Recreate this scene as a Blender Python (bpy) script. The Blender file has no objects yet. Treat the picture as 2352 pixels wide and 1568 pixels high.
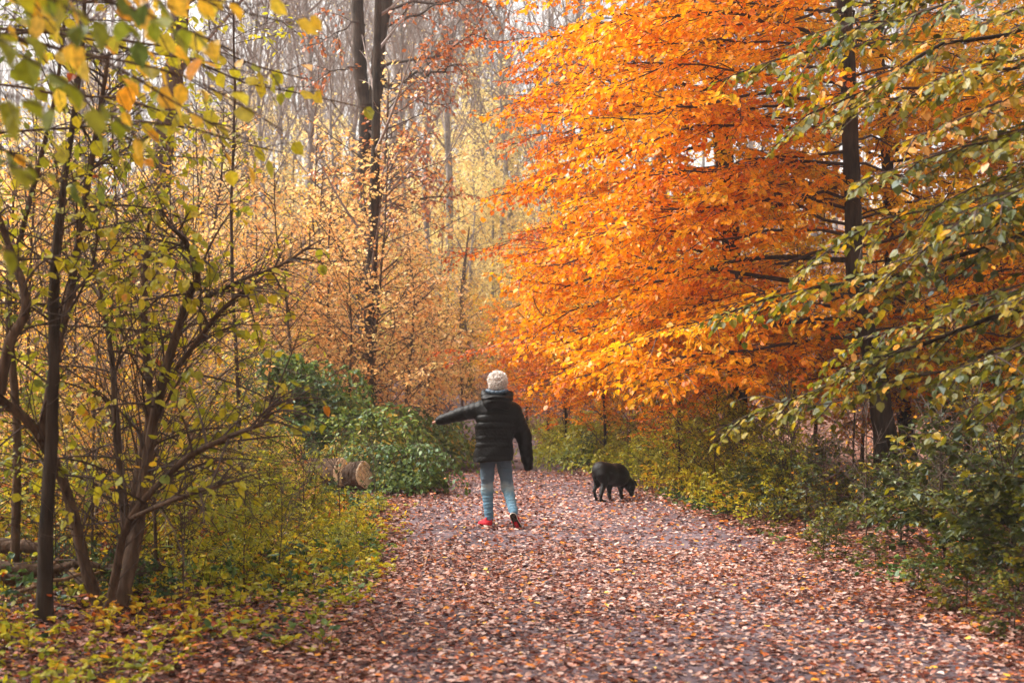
import bpy, math
import numpy as np
from math import radians, sin, cos, pi

# ------------------------------------------------------------------ camera, sky, sun, exposure
sc = bpy.context.scene
C = sc.collection
EYE, FPX, KD = 1.55, 1422.2, 1024 / 2352.0
cd = bpy.data.cameras.new('camera'); cam = bpy.data.objects.new('camera', cd); C.objects.link(cam)
cam.location = (0, 0, EYE); cam.rotation_euler = (radians(90), 0, 0)
cd.lens = 50; cd.sensor_width = 36; cd.shift_y = 39 / 1024.0
cd.clip_start = 0.1; cd.clip_end = 2000
cd.dof.use_dof = True; cd.dof.focus_distance = 14.5; cd.dof.aperture_fstop = 2.6
sc.camera = cam

SUN_EL, SUN_AZ = radians(50), radians(-80)          # azimuth measured from +Y (ahead) towards +X
W = bpy.data.worlds.new('World'); sc.world = W; W.use_nodes = True
nt = W.node_tree; nt.nodes.clear()
sky = nt.nodes.new('ShaderNodeTexSky'); sky.sky_type = 'NISHITA'; sky.sun_disc = False
sky.sun_elevation = SUN_EL; sky.sun_rotation = SUN_AZ
sky.air_density = 1.0; sky.dust_density = 4.0; sky.ozone_density = 1.0
hs = nt.nodes.new('ShaderNodeHueSaturation'); hs.inputs['Saturation'].default_value = 0.12
tint = nt.nodes.new('ShaderNodeMix'); tint.data_type = 'RGBA'; tint.blend_type = 'MULTIPLY'
tint.inputs[0].default_value = 1.0; tint.inputs[7].default_value = (1.0, 0.955, 0.90, 1)
bg = nt.nodes.new('ShaderNodeBackground'); bg.inputs['Strength'].default_value = 0.13
wo = nt.nodes.new('ShaderNodeOutputWorld')
nt.links.new(sky.outputs[0], hs.inputs['Color']); nt.links.new(hs.outputs[0], tint.inputs[6])
nt.links.new(tint.outputs[2], bg.inputs['Color']); nt.links.new(bg.outputs[0], wo.inputs['Surface'])
sl = bpy.data.lights.new('sun', 'SUN'); sl.energy = 2.8; sl.angle = radians(35); sl.color = (1.0, 0.95, 0.88)
so = bpy.data.objects.new('sun', sl); C.objects.link(so)
_sd = np.array([sin(SUN_AZ) * cos(SUN_EL), cos(SUN_AZ) * cos(SUN_EL), sin(SUN_EL)])
from mathutils import Vector
so.rotation_euler = Vector(_sd).to_track_quat('Z', 'Y').to_euler()
so.location = (-10, 10, 40)
sc.view_settings.view_transform = 'Standard'; sc.view_settings.look = 'None'
sc.view_settings.exposure = 1.62; sc.view_settings.gamma = 1.0
sc.render.engine = 'CYCLES'
cy = sc.cycles
cy.max_bounces = 7; cy.diffuse_bounces = 4; cy.glossy_bounces = 2; cy.transmission_bounces = 4
cy.volume_bounces = 0; cy.transparent_max_bounces = 4
cy.use_denoising = True; cy.sample_clamp_indirect = 8.0
cy.caustics_reflective = False; cy.caustics_refractive = False
sc.render.use_persistent_data = False

# ------------------------------------------------------------------ helpers
def D(xd, yd, Y):                                    # a measured picture point at a real distance -> world point
    return np.array([(xd * KD - 512) * Y / FPX, Y, EYE + (380 - yd * KD) * Y / FPX])

def nrm(a): return a / np.maximum(np.linalg.norm(a, axis=-1, keepdims=True), 1e-9)

def hashn(ix, iy, s):
    n = (ix * 374761393 + iy * 668265263 + s * 1442695041) & 0x7fffffff
    n = ((n ^ (n >> 13)) * 1274126177) & 0x7fffffff
    return ((n ^ (n >> 16)) & 0xffff) / 65535.0

def noise2(x, y, s=0):
    x = np.asarray(x, float); y = np.asarray(y, float)
    ix = np.floor(x).astype(np.int64); iy = np.floor(y).astype(np.int64)
    fx = x - ix; fy = y - iy; fx = fx * fx * (3 - 2 * fx); fy = fy * fy * (3 - 2 * fy)
    a = hashn(ix, iy, s); b = hashn(ix + 1, iy, s); c = hashn(ix, iy + 1, s); d = hashn(ix + 1, iy + 1, s)
    return (a * (1 - fx) + b * fx) * (1 - fy) + (c * (1 - fx) + d * fx) * fy

PY = np.array([0, 7.3, 11.9, 15.5, 22, 30, 36, 45, 60.]); PX = np.array([1.3, 1.0, 0.9, 0.5, 0.1, -0.4, -1.3, -4.0, -10.])
PW = np.array([1.9, 1.75, 1.75, 1.75, 1.3, 1.2, 1.2, 1.2, 1.2])
def path_x(y): return np.interp(y, PY, PX)
def path_w(y): return np.interp(y, PY, PW)
def gz(x, y):
    x = np.asarray(x, float); y = np.asarray(y, float)
    d = np.abs(x - path_x(y)) - path_w(y)
    side = np.clip(d / 2.5, 0, 1)
    z = side * (0.10 + 0.22 * (noise2(x * .45, y * .45, 3) - .3))
    z = z + 0.03 * (noise2(x * 1.7, y * 1.7, 5) - .5)
    far = np.clip(y - 30, 0, 200)
    z = z + 0.095 * far + 0.0006 * far ** 2 * (0.5 + noise2(x * .03, y * .03, 9))
    return z
def g(x, y): return float(gz(x, y))

def mk_mesh(name, chunks, mats, smooth=False):
    """chunks: (V, F, mat index, rnd per face | None, tone per face)"""
    Vs, loops, starts, totals, mi, rn = [], [], [], [], [], []
    vo = lo = 0
    for V, F, m, r in chunks:
        if len(V) == 0 or len(F) == 0: continue
        n, k = F.shape
        Vs.append(V); loops.append((F + vo).ravel()); starts.append(lo + np.arange(n) * k); totals.append(np.full(n, k))
        mi.append(np.full(n, m)); rn.append(np.full(n, 0.5) if r is None else r)
        vo += len(V); lo += n * k
    me = bpy.data.meshes.new(name)
    if not Vs: return me
    V = np.concatenate(Vs).astype(np.float32); L = np.concatenate(loops).astype(np.int32)
    S = np.concatenate(starts).astype(np.int32); T = np.concatenate(totals).astype(np.int32)
    me.vertices.add(len(V)); me.vertices.foreach_set('co', V.ravel())
    me.loops.add(len(L)); me.loops.foreach_set('vertex_index', L)
    me.polygons.add(len(S)); me.polygons.foreach_set('loop_start', S); me.polygons.foreach_set('loop_total', T)
    for m in mats: me.materials.append(m)
    me.polygons.foreach_set('material_index', np.concatenate(mi).astype(np.int32))
    me.polygons.foreach_set('use_smooth', np.full(len(S), smooth))
    a = me.attributes.new('rnd', 'FLOAT', 'FACE'); a.data.foreach_set('value', np.concatenate(rn).astype(np.float32))
    me.update(calc_edges=True)
    return me

def link(name, me, parent=None, loc=None):
    o = bpy.data.objects.new(name, me); C.objects.link(o)
    if parent is not None: o.parent = parent
    if loc is not None: o.location = loc
    return o

def tag(o, label, cat=None, group=None, kind=None):
    if label: o['label'] = label
    if cat: o['category'] = cat
    if group: o['group'] = group
    if kind: o['kind'] = kind
    return o

def thing(name, label, cat, loc, group=None):
    o = link(name, None, loc=tuple(float(v) for v in loc)); return tag(o, label, cat, group)

def dup(root, loc, rotz=0., scale=1., label=None, group=None):
    r = root.copy(); C.objects.link(r); r.location = loc; r.rotation_euler = (0, 0, rotz); r.scale = (scale,) * 3
    if label: r['label'] = label
    if group: r['group'] = group
    for ch in list(root.children):
        c = ch.copy(); C.objects.link(c); c.parent = r
        for gch in ch.children:
            d = gch.copy(); C.objects.link(d); d.parent = c
    return r

# ------------------------------------------------------------------ materials
def new_mat(name):
    m = bpy.data.materials.new(name); m.use_nodes = True; t = m.node_tree; t.nodes.clear()
    out = t.nodes.new('ShaderNodeOutputMaterial'); return m, t, out

def ramp(t, cols, interp='LINEAR'):
    r = t.nodes.new('ShaderNodeValToRGB'); cr = r.color_ramp; cr.interpolation = interp
    while len(cr.elements) > 1: cr.elements.remove(cr.elements[-1])
    cr.elements[0].position = cols[0][0]; cr.elements[0].color = (*cols[0][1], 1)
    for p, c in cols[1:]:
        e = cr.elements.new(p); e.color = (*c, 1)
    return r

def srgb(*c):
    return tuple(((v / 255) / 12.92 if v / 255 <= .04045 else ((v / 255 + .055) / 1.055) ** 2.4) for v in c)

def leaf_mat(name, cols, trans=0.45, gloss=0.06, rough=0.35, sheen=(1, 1, 1)):
    """cols: [(pos, linear rgb)] looked up by each leaf's own value"""
    m, t, out = new_mat(name)
    at = t.nodes.new('ShaderNodeAttribute'); at.attribute_name = 'rnd'
    r = ramp(t, cols); t.links.new(at.outputs['Fac'], r.inputs[0])
    tc = t.nodes.new('ShaderNodeTexCoord')
    nz = t.nodes.new('ShaderNodeTexNoise'); nz.inputs['Scale'].default_value = 45; nz.inputs['Detail'].default_value = 2
    t.links.new(tc.outputs['Object'], nz.inputs['Vector'])
    mp = t.nodes.new('ShaderNodeMapRange'); mp.inputs[1].default_value = .3; mp.inputs[2].default_value = .7
    mp.inputs[3].default_value = .72; mp.inputs[4].default_value = 1.2; t.links.new(nz.outputs[0], mp.inputs[0])
    mx = t.nodes.new('ShaderNodeMix'); mx.data_type = 'RGBA'; mx.blend_type = 'MULTIPLY'; mx.inputs[0].default_value = 1
    t.links.new(r.outputs[0], mx.inputs[6]); t.links.new(mp.outputs[0], mx.inputs[7])
    d = t.nodes.new('ShaderNodeBsdfDiffuse'); tr = t.nodes.new('ShaderNodeBsdfTranslucent')
    t.links.new(mx.outputs[2], d.inputs[0]); t.links.new(mx.outputs[2], tr.inputs[0])
    a = t.nodes.new('ShaderNodeMixShader'); a.inputs[0].default_value = trans
    t.links.new(d.outputs[0], a.inputs[1]); t.links.new(tr.outputs[0], a.inputs[2])
    gl = t.nodes.new('ShaderNodeBsdfGlossy'); gl.inputs['Roughness'].default_value = rough; gl.inputs[0].default_value = (*sheen, 1)
    lw = t.nodes.new('ShaderNodeLayerWeight'); lw.inputs[0].default_value = 0.35
    ml = t.nodes.new('ShaderNodeMath'); ml.operation = 'MULTIPLY'; ml.inputs[1].default_value = gloss * 2.2
    t.links.new(lw.outputs['Facing'], ml.inputs[0])
    ad = t.nodes.new('ShaderNodeMath'); ad.operation = 'ADD'; ad.inputs[1].default_value = gloss * .5
    t.links.new(ml.outputs[0], ad.inputs[0])
    b = t.nodes.new('ShaderNodeMixShader'); t.links.new(ad.outputs[0], b.inputs[0])
    t.links.new(a.outputs[0], b.inputs[1]); t.links.new(gl.outputs[0], b.inputs[2]); t.links.new(b.outputs[0], out.inputs[0])
    return m

def bark_mat(name, c1, c2, scale=6., zs=.18, bump=1., rough=.9):
    m, t, out = new_mat(name)
    p = t.nodes.new('ShaderNodeBsdfPrincipled'); p.inputs['Roughness'].default_value = rough
    p.inputs['Specular IOR Level'].default_value = 0.25
    tc = t.nodes.new('ShaderNodeTexCoord'); mp = t.nodes.new('ShaderNodeMapping'); mp.inputs['Scale'].default_value = (1, 1, zs)
    t.links.new(tc.outputs['Object'], mp.inputs[0])
    n1 = t.nodes.new('ShaderNodeTexNoise'); n1.inputs['Scale'].default_value = scale * 4; n1.inputs['Detail'].default_value = 5
    n2 = t.nodes.new('ShaderNodeTexNoise'); n2.inputs['Scale'].default_value = scale * .35; n2.inputs['Detail'].default_value = 3
    t.links.new(mp.outputs[0], n1.inputs['Vector']); t.links.new(tc.outputs['Object'], n2.inputs['Vector'])
    av = t.nodes.new('ShaderNodeMath'); av.operation = 'ADD'; t.links.new(n1.outputs[0], av.inputs[0]); t.links.new(n2.outputs[0], av.inputs[1])
    hf = t.nodes.new('ShaderNodeMath'); hf.operation = 'MULTIPLY'; hf.inputs[1].default_value = .5; t.links.new(av.outputs[0], hf.inputs[0])
    r = ramp(t, [(.36, c1), (.62, c2)]); t.links.new(hf.outputs[0], r.inputs[0]); t.links.new(r.outputs[0], p.inputs['Base Color'])
    bp = t.nodes.new('ShaderNodeBump'); bp.inputs['Strength'].default_value = bump; bp.inputs['Distance'].default_value = .02
    t.links.new(n1.outputs[0], bp.inputs['Height']); t.links.new(bp.outputs[0], p.inputs['Normal'])
    t.links.new(p.outputs[0], out.inputs[0]); return m

def plain_mat(name, col, rough=.8, spec=.3, nscale=20, var=.3, bump=.2, col2=None):
    m, t, out = new_mat(name)
    p = t.nodes.new('ShaderNodeBsdfPrincipled'); p.inputs['Roughness'].default_value = rough
    p.inputs['Specular IOR Level'].default_value = spec
    tc = t.nodes.new('ShaderNodeTexCoord'); n = t.nodes.new('ShaderNodeTexNoise')
    n.inputs['Scale'].default_value = nscale; n.inputs['Detail'].default_value = 4; t.links.new(tc.outputs['Object'], n.inputs['Vector'])
    c2 = col2 or tuple(min(1, c * (1 + var)) for c in col)
    r = ramp(t, [(.35, tuple(c * (1 - var) for c in col)), (.65, c2)]); t.links.new(n.outputs[0], r.inputs[0])
    t.links.new(r.outputs[0], p.inputs['Base Color'])
    b = t.nodes.new('ShaderNodeBump'); b.inputs['Strength'].default_value = bump; b.inputs['Distance'].default_value = .01
    t.links.new(n.outputs[0], b.inputs['Height']); t.links.new(b.outputs[0], p.inputs['Normal'])
    t.links.new(p.outputs[0], out.inputs[0]); return m

M_orange = leaf_mat('beech_orange', [(0, (.34, .05, .006)), (.15, (.62, .12, .004)), (.35, (.86, .24, .003)), (.6, (.93, .38, .004)), (.85, (.93, .52, .010)), (1, (.75, .55, .03))], trans=.5, gloss=.02)
M_gold = leaf_mat('hornbeam_gold', [(0, (.50, .16, .012)), (.2, (.82, .34, .02)), (.5, (.90, .52, .04)), (.75, (.84, .62, .06)), (1, (.42, .42, .04))], trans=.5, gloss=.025)
M_pale = leaf_mat('pale_yellow', [(0, (.65, .34, .12)), (.3, (.84, .58, .20)), (.6, (.90, .74, .32)), (.85, (.78, .66, .20)), (1, (.45, .50, .16))], trans=.5, gloss=.02)  # leaf colours paled, so part of the distance haze is painted in
M_rust = leaf_mat('oak_rust', [(0, (.20, .05, .018)), (.4, (.42, .11, .025)), (.75, (.58, .19, .03)), (1, (.68, .32, .06))], trans=.35)
M_olive = leaf_mat('beech_olive', [(0, (.03, .042, .012)), (.35, (.085, .10, .010)), (.6, (.24, .21, .009)), (.82, (.46, .31, .012)), (.93, (.75, .30, .015)), (1, (.82, .42, .12))], trans=.5, gloss=.03, rough=.45, sheen=(.8, .92, 1))
M_ygreen = leaf_mat('hazel_yellow_green', [(0, (.11, .15, .03)), (.25, (.26, .29, .02)), (.55, (.46, .42, .02)), (.8, (.68, .52, .025)), (.92, (.80, .36, .02)), (1, (.45, .09, .015))], trans=.5, gloss=.025, rough=.4, sheen=(.85, .97, 1))
M_peach = leaf_mat('maple_peach', [(0, (.50, .17, .05)), (.25, (.82, .36, .09)), (.55, (.88, .55, .22)), (.85, (.82, .62, .20)), (1, (.46, .46, .10))], trans=.5, gloss=.02)  # some of the background haze is put into these paler leaf tones
M_dark = leaf_mat('bramble_green', [(0, (.03, .055, .020)), (.45, (.06, .115, .028)), (.75, (.13, .20, .03)), (.93, (.30, .33, .025)), (1, (.55, .38, .05))], trans=.35, gloss=.03, rough=.45, sheen=(.8, .92, 1))
M_litter = leaf_mat('fallen_leaf', [(0, (.035, .010, .008)), (.2, (.09, .020, .012)), (.42, (.22, .045, .018)), (.5, (.30, .12, .08)), (.68, (.42, .235, .18)), (.93, (.66, .475, .415)), (.955, (.55, .12, .02)), (.985, (.80, .32, .02)), (1, (.72, .50, .06))], trans=.15, gloss=.04, rough=.45, sheen=(.95, .95, 1))
M_grass = leaf_mat('dry_grass', [(0, (.10, .10, .03)), (.5, (.22, .20, .06)), (1, (.48, .38, .18))], trans=.3)
M_bark_dark = bark_mat('bark_dark', (.012, .008, .006), (.060, .040, .028))
M_bark_brown = bark_mat('bark_brown', (.030, .017, .011), (.13, .080, .052), scale=9)
M_bark_grey = bark_mat('bark_grey', (.12, .105, .095), (.36, .32, .30), scale=5, zs=.5, bump=.2)
M_bark_tan = bark_mat('bark_tan', (.10, .055, .03), (.26, .15, .085), scale=9)
M_twig = plain_mat('twig', (.062, .040, .032), .85)
M_twig_pale = plain_mat('twig_pale', (.22, .17, .15), .85)

# ------------------------------------------------------------------ plant geometry
def tubes(P, R, sides=3, cap=False):
    M, K, _ = P.shape
    T = nrm(np.gradient(P, axis=1))
    ov = nrm(P[:, -1] - P[:, 0])
    ref = np.where((np.abs(ov[:, 2]) > .7)[:, None], np.array([[1., 0, 0]]), np.array([[0, 0, 1.]]))
    U = nrm(np.cross(T, ref[:, None, :])); Wv = np.cross(T, U)
    a = np.arange(sides) * 2 * pi / sides
    V = P[:, :, None, :] + R[:, :, None, None] * (np.cos(a)[None, None, :, None] * U[:, :, None, :] + np.sin(a)[None, None, :, None] * Wv[:, :, None, :])
    idx = np.arange(M * K * sides).reshape(M, K, sides)
    i0 = idx[:, :-1]; i1 = idx[:, 1:]
    F = np.stack([i0, np.roll(i0, -1, 2), np.roll(i1, -1, 2), i1], -1).reshape(-1, 4)
    return V.reshape(-1, 3), F

def trunk_mesh(pts, rad, sides=14, rng=None, lump=.06, fine=8, flare=0.):
    """one smooth knobbly tapered limb through pts"""
    pts = np.array(pts, float); rad = np.array(rad, float)
    K = (len(pts) - 1) * fine + 1
    s = np.linspace(0, len(pts) - 1, K); i = np.clip(s.astype(int), 0, len(pts) - 2); f = (s - i)[:, None]
    pm = pts[np.clip(i - 1, 0, None)]; p0 = pts[i]; p1 = pts[i + 1]; p2 = pts[np.clip(i + 2, None, len(pts) - 1)]
    P = .5 * ((2 * p0) + (-pm + p1) * f + (2 * pm - 5 * p0 + 4 * p1 - p2) * f ** 2 + (-pm + 3 * p0 - 3 * p1 + p2) * f ** 3)
    R = rad[i] * (1 - f[:, 0]) + rad[i + 1] * f[:, 0]
    if rng is not None:
        L = np.linalg.norm(pts[-1] - pts[0]); w = np.cumsum(rng.normal(0, .004 * L / K ** .5, (K, 3)), 0); w -= np.linspace(0, 1, K)[:, None] * w[-1]
        P = P + w * np.array([1, 1, .3]); R = R * (1 + lump * rng.normal(0, 1, K).clip(-1.6, 1.6))
    V, F = tubes(P[None], R[None], sides)
    Vr = V.reshape(K, sides, 3); c = P[:, None, :]
    ang = np.arange(sides) * 2 * pi / sides
    wob = 1 + .07 * np.sin(ang * 3 + 1.3)[None, :] + .05 * np.sin(ang * 5 + np.arange(K)[:, None] * .35)
    if flare: wob = wob * (1 + flare * np.exp(-np.arange(K) / 2.2)[:, None] * (1 + .5 * np.sin(ang * 4 + .7))[None, :])
    Vr = c + (Vr - c) * wob[..., None]
    return Vr.reshape(-1, 3), F

def at_t(P, t):
    """P (n,K,3), t (n,) -> point, unit tangent"""
    K = P.shape[1]; s = np.clip(t, 0, .9999) * (K - 1); i = s.astype(int); f = (s - i)[:, None]
    r = np.arange(len(t)); a = P[r, i]; b = P[r, i + 1]
    return a * (1 - f) + b * f, nrm(b - a)

def plen(P): return np.linalg.norm(np.diff(P, axis=1), axis=2).sum(1)

def spawn(rng, P, N, tone, spacing, t0, ang, ratio, Lmax=9., taper=1., K=4, droop=.1, flat=1., jit=.15, tj=.05, Lmin=.03):
    """side shoots along P. flat=1: all in the spray's plane; flat=0: all round"""
    L = plen(P); cnt = np.maximum(1, (L * (1 - t0) / spacing).astype(int)); idx = np.repeat(np.arange(len(P)), cnt)
    st = np.concatenate([[0], np.cumsum(cnt)[:-1]]); j = np.arange(len(idx)) - st[idx]
    t = t0 + (1 - t0) * (j + rng.random(len(idx)) * .8) / cnt[idx]; t = np.clip(t, 0, .985)
    p, T = at_t(P[idx], t)
    n = N[idx]; s = nrm(np.cross(n, T)) * np.where(j % 2 == 0, 1, -1)[:, None]
    n2 = np.cross(T, s)
    az = rng.uniform(-pi, pi, len(idx)) * (1 - flat) + rng.normal(0, .18, len(idx)) * flat
    s = s * np.cos(az)[:, None] + n2 * np.sin(az)[:, None]
    a = ang + rng.normal(0, .14, len(idx))
    d = nrm(T * np.cos(a)[:, None] + s * np.sin(a)[:, None] + rng.normal(0, jit, (len(idx), 3)))
    l = np.clip(L[idx] * ratio * (1.06 - t) ** taper * rng.uniform(.6, 1.15, len(idx)), Lmin, Lmax)
    u = np.linspace(0, 1, K)
    ch = p[:, None, :] + d[:, None, :] * (l[:, None] * u)[..., None]
    side = nrm(np.cross(d, rng.normal(0, 1, d.shape)))
    ch = ch + side[:, None, :] * ((l * rng.normal(0, .10, len(idx)))[:, None] * (u * (1 - u) * 2))[..., None]
    ch[..., 2] -= droop * l[:, None] * u[None, :] ** 2
    nn = nrm(n + rng.normal(0, .12, n.shape)) if flat > .5 else nrm(np.array([[0, 0, 1.]]) + rng.normal(0, .35, n.shape))
    return ch, nn, np.clip(tone[idx] + rng.normal(0, tj, len(idx)), 0, 1)

def shoot_r(P, r0, r1): return np.outer(r0 * np.ones(len(P)), np.linspace(1, r1 / r0, P.shape[1])) if np.isscalar(r0) else np.outer(r0, np.linspace(1, r1, P.shape[1]))

def leaves_on(rng, P, N, tone, spacing, size, droop=.35, t0=.1, tilt=.3, tj=.1, sv=.25):
    L = plen(P); cnt = np.maximum(1, np.round(L * (1 - t0) / spacing + rng.random(len(P)) * .6).astype(int)); idx = np.repeat(np.arange(len(P)), cnt)
    st = np.concatenate([[0], np.cumsum(cnt)[:-1]]); j = np.arange(len(idx)) - st[idx]
    t = t0 + (1 - t0) * (j + .9 * rng.random(len(idx))) / cnt[idx]
    p, T = at_t(P[idx], t)
    s = nrm(np.cross(N[idx], T)) * np.where(j % 2 == 0, 1, -1)[:, None]
    last = j == cnt[idx] - 1
    d = nrm(T * rng.uniform(.4, 1., (len(idx), 1)) + s * np.where(last, .2, .85)[:, None] + rng.normal(0, .22, p.shape) - np.array([[0, 0, droop]]))
    n = nrm(N[idx] + rng.normal(0, tilt, p.shape)); n = nrm(n - d * (n * d).sum(1, keepdims=True))
    sz = size * rng.uniform(1 - sv, 1 + sv, len(idx))
    return [p, d, n, sz, np.clip(tone[idx] + rng.normal(0, tj, len(idx)), 0, 1)]

SHAPES = {
    'ovate': (np.array([(0, 0, 0), (.30, .30, .05), (.72, .24, .06), (1, 0, -.06), (.72, -.24, .06), (.30, -.30, .05)]), [(0, 3, 2, 1), (0, 5, 4, 3)]),
    'wide': (np.array([(0, 0, 0), (.22, .36, .04), (.62, .34, .07), (1, 0, -.08), (.62, -.34, .07), (.22, -.36, .04)]), [(0, 3, 2, 1), (0, 5, 4, 3)]),
    'dia': (np.array([(0, 0, 0), (.45, .32, .07), (1, 0, 0), (.45, -.32, .0)]), [(0, 3, 2, 1)]),
    'lobed': (np.array([(0, 0, 0), (.05, .42, .05), (.32, .28, 0), (.50, .58, .06), (.62, .20, 0), (1, .0, .04), (.62, -.20, 0), (.50, -.58, .05), (.32, -.28, 0), (.05, -.42, .06)]), [(0, 2, 1, 1), (0, 4, 3, 2), (0, 6, 5, 4), (0, 8, 7, 6), (0, 9, 8, 8)]),
    'curl': (np.array([(0, 0, .0), (.30, .26, .16), (.72, .20, .20), (1, 0, .08), (.72, -.22, .03), (.30, -.30, .06)]), [(0, 3, 2, 1), (0, 5, 4, 3)]),
}
def leaf_mesh(A, shape='ovate', rng=None):
    p, d, n, sz, tn = A; S, Fs = SHAPES[shape]; side = np.cross(n, d)
    wv = 1. if rng is None else rng.uniform(.8, 1.15, (len(p), 1))
    cv = 1. if rng is None else rng.uniform(-.5, 2.2, (len(p), 1))
    k = len(S)
    V = p[:, None, :] + sz[:, None, None] * (S[None, :, 0, None] * d[:, None, :] + (S[None, :, 1] * wv)[..., None] * side[:, None, :] + (S[None, :, 2] * cv)[..., None] * n[:, None, :])
    base = (np.arange(len(p)) * k)[:, None]; out = []
    if shape == 'lobed':
        quads = [f for f in Fs if len(set(f)) == 4]; tris = [tuple(dict.fromkeys(f)) for f in Fs if len(set(f)) == 3]
        Q = (base[:, None, :] + np.array(quads)[None]).reshape(-1, 4); T = (base[:, None, :] + np.array(tris)[None]).reshape(-1, 3)
        Vf = V.reshape(-1, 3)
        return [(Vf, Q, np.repeat(tn, len(quads))), (Vf, T, np.repeat(tn, len(tris)))]
    F = (base[:, None, :] + np.array(Fs)[None]).reshape(-1, 4)
    return [(V.reshape(-1, 3), F, np.repeat(tn, len(Fs)))]

def cat(*As): return [np.concatenate([a[i] for a in As]) for i in range(5)]
def sel(A, m): return [a[m] for a in A]

def crown(rng, prim, N, tone, lat=(.22, .15, .85, .42), tw=(.09, .1, .8, .38), leaf=(.045, .065), droop=(.12, .15), flat=1., lmax=(2.5, .5), shape='ovate', third=True, tj=.1, ldroop=.35, tilt=.3, rl=.008, rt=.003, lat_leaf=True, drop=0.):
    """prim (M,K,3) boughs -> (wood chunks for twigs, leaf chunks)"""
    P1, N1, t1 = spawn(rng, prim, N, tone, lat[0], lat[1], lat[2], lat[3], lmax[0], .5, 6, droop[0], flat, tj=.10)
    u = np.linspace(.5, .999, 6); K = prim.shape[1]; si = u * (K - 1); ii = si.astype(int); ff = (si - ii)[None, :, None]
    tip = prim[:, ii] * (1 - ff) + prim[:, np.minimum(ii + 1, K - 1)] * ff      # the outer half of each bough bears twigs too
    P1 = np.concatenate([P1, tip]); N1 = np.concatenate([N1, N]); t1 = np.concatenate([t1, tone])
    wood = [tubes(P1[:len(P1) - len(tip)], shoot_r(P1[:len(P1) - len(tip)], rl, rl * .3), 3)]
    A = []
    if third:
        P2, N2, t2 = spawn(rng, P1, N1, t1, tw[0], tw[1], tw[2], tw[3], lmax[1], .8, 3, droop[1], flat, tj=.04)
        wood.append(tubes(P2, shoot_r(P2, rt, rt * .4), 3))
        A.append(leaves_on(rng, P2, N2, t2, leaf[0], leaf[1], ldroop, tilt=tilt, tj=tj))
    if lat_leaf: A.append(leaves_on(rng, P1, N1, t1, leaf[0] * 1.4, leaf[1], ldroop, t0=.3, tilt=tilt, tj=tj))
    A = cat(*A)
    if drop: A = sel(A, rng.random(len(A[0])) > drop)
    return wood, A

STATS = []
def bough(rng, a, b, sag=.1, K=11, wig=.05):
    """curve from a to b arching up then drooping at the tip"""
    a = np.array(a, float); b = np.array(b, float); L = np.linalg.norm(b - a); u = np.linspace(0, 1, K)[:, None]
    P = a + (b - a) * u; P[:, 2] += sag * L * (4 * u * (1 - u))[:, 0]
    w = np.cumsum(rng.normal(0, wig * L / K ** .5, (K, 3)), 0); w -= u * w[-1]
    return P + w

def mount(root, parts_trunk, branches, crown_wood, A, mt, ml, mtw, shape='ovate', rng=None, extra=None):
    STATS.append((root.name, len(A[0])))
    """make the children of a plant thing: trunk, branch..., crown"""
    o = np.array(root.location)
    if parts_trunk is not None:
        V, F = parts_trunk; link('trunk', mk_mesh('trunk', [(V - o, F, 0, None)], [mt], True), root)
    for V, F in branches:
        link('branch', mk_mesh('branch', [(V - o, F, 0, None)], [mt], True), root)
    ch = [(V - o, F, 1, None) for V, F in crown_wood]
    for V, F, r in leaf_mesh(A, shape, rng): ch.append((V - o, F, 0, r))
    link('crown', mk_mesh('crown', ch, [ml, mtw]), root)

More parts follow.
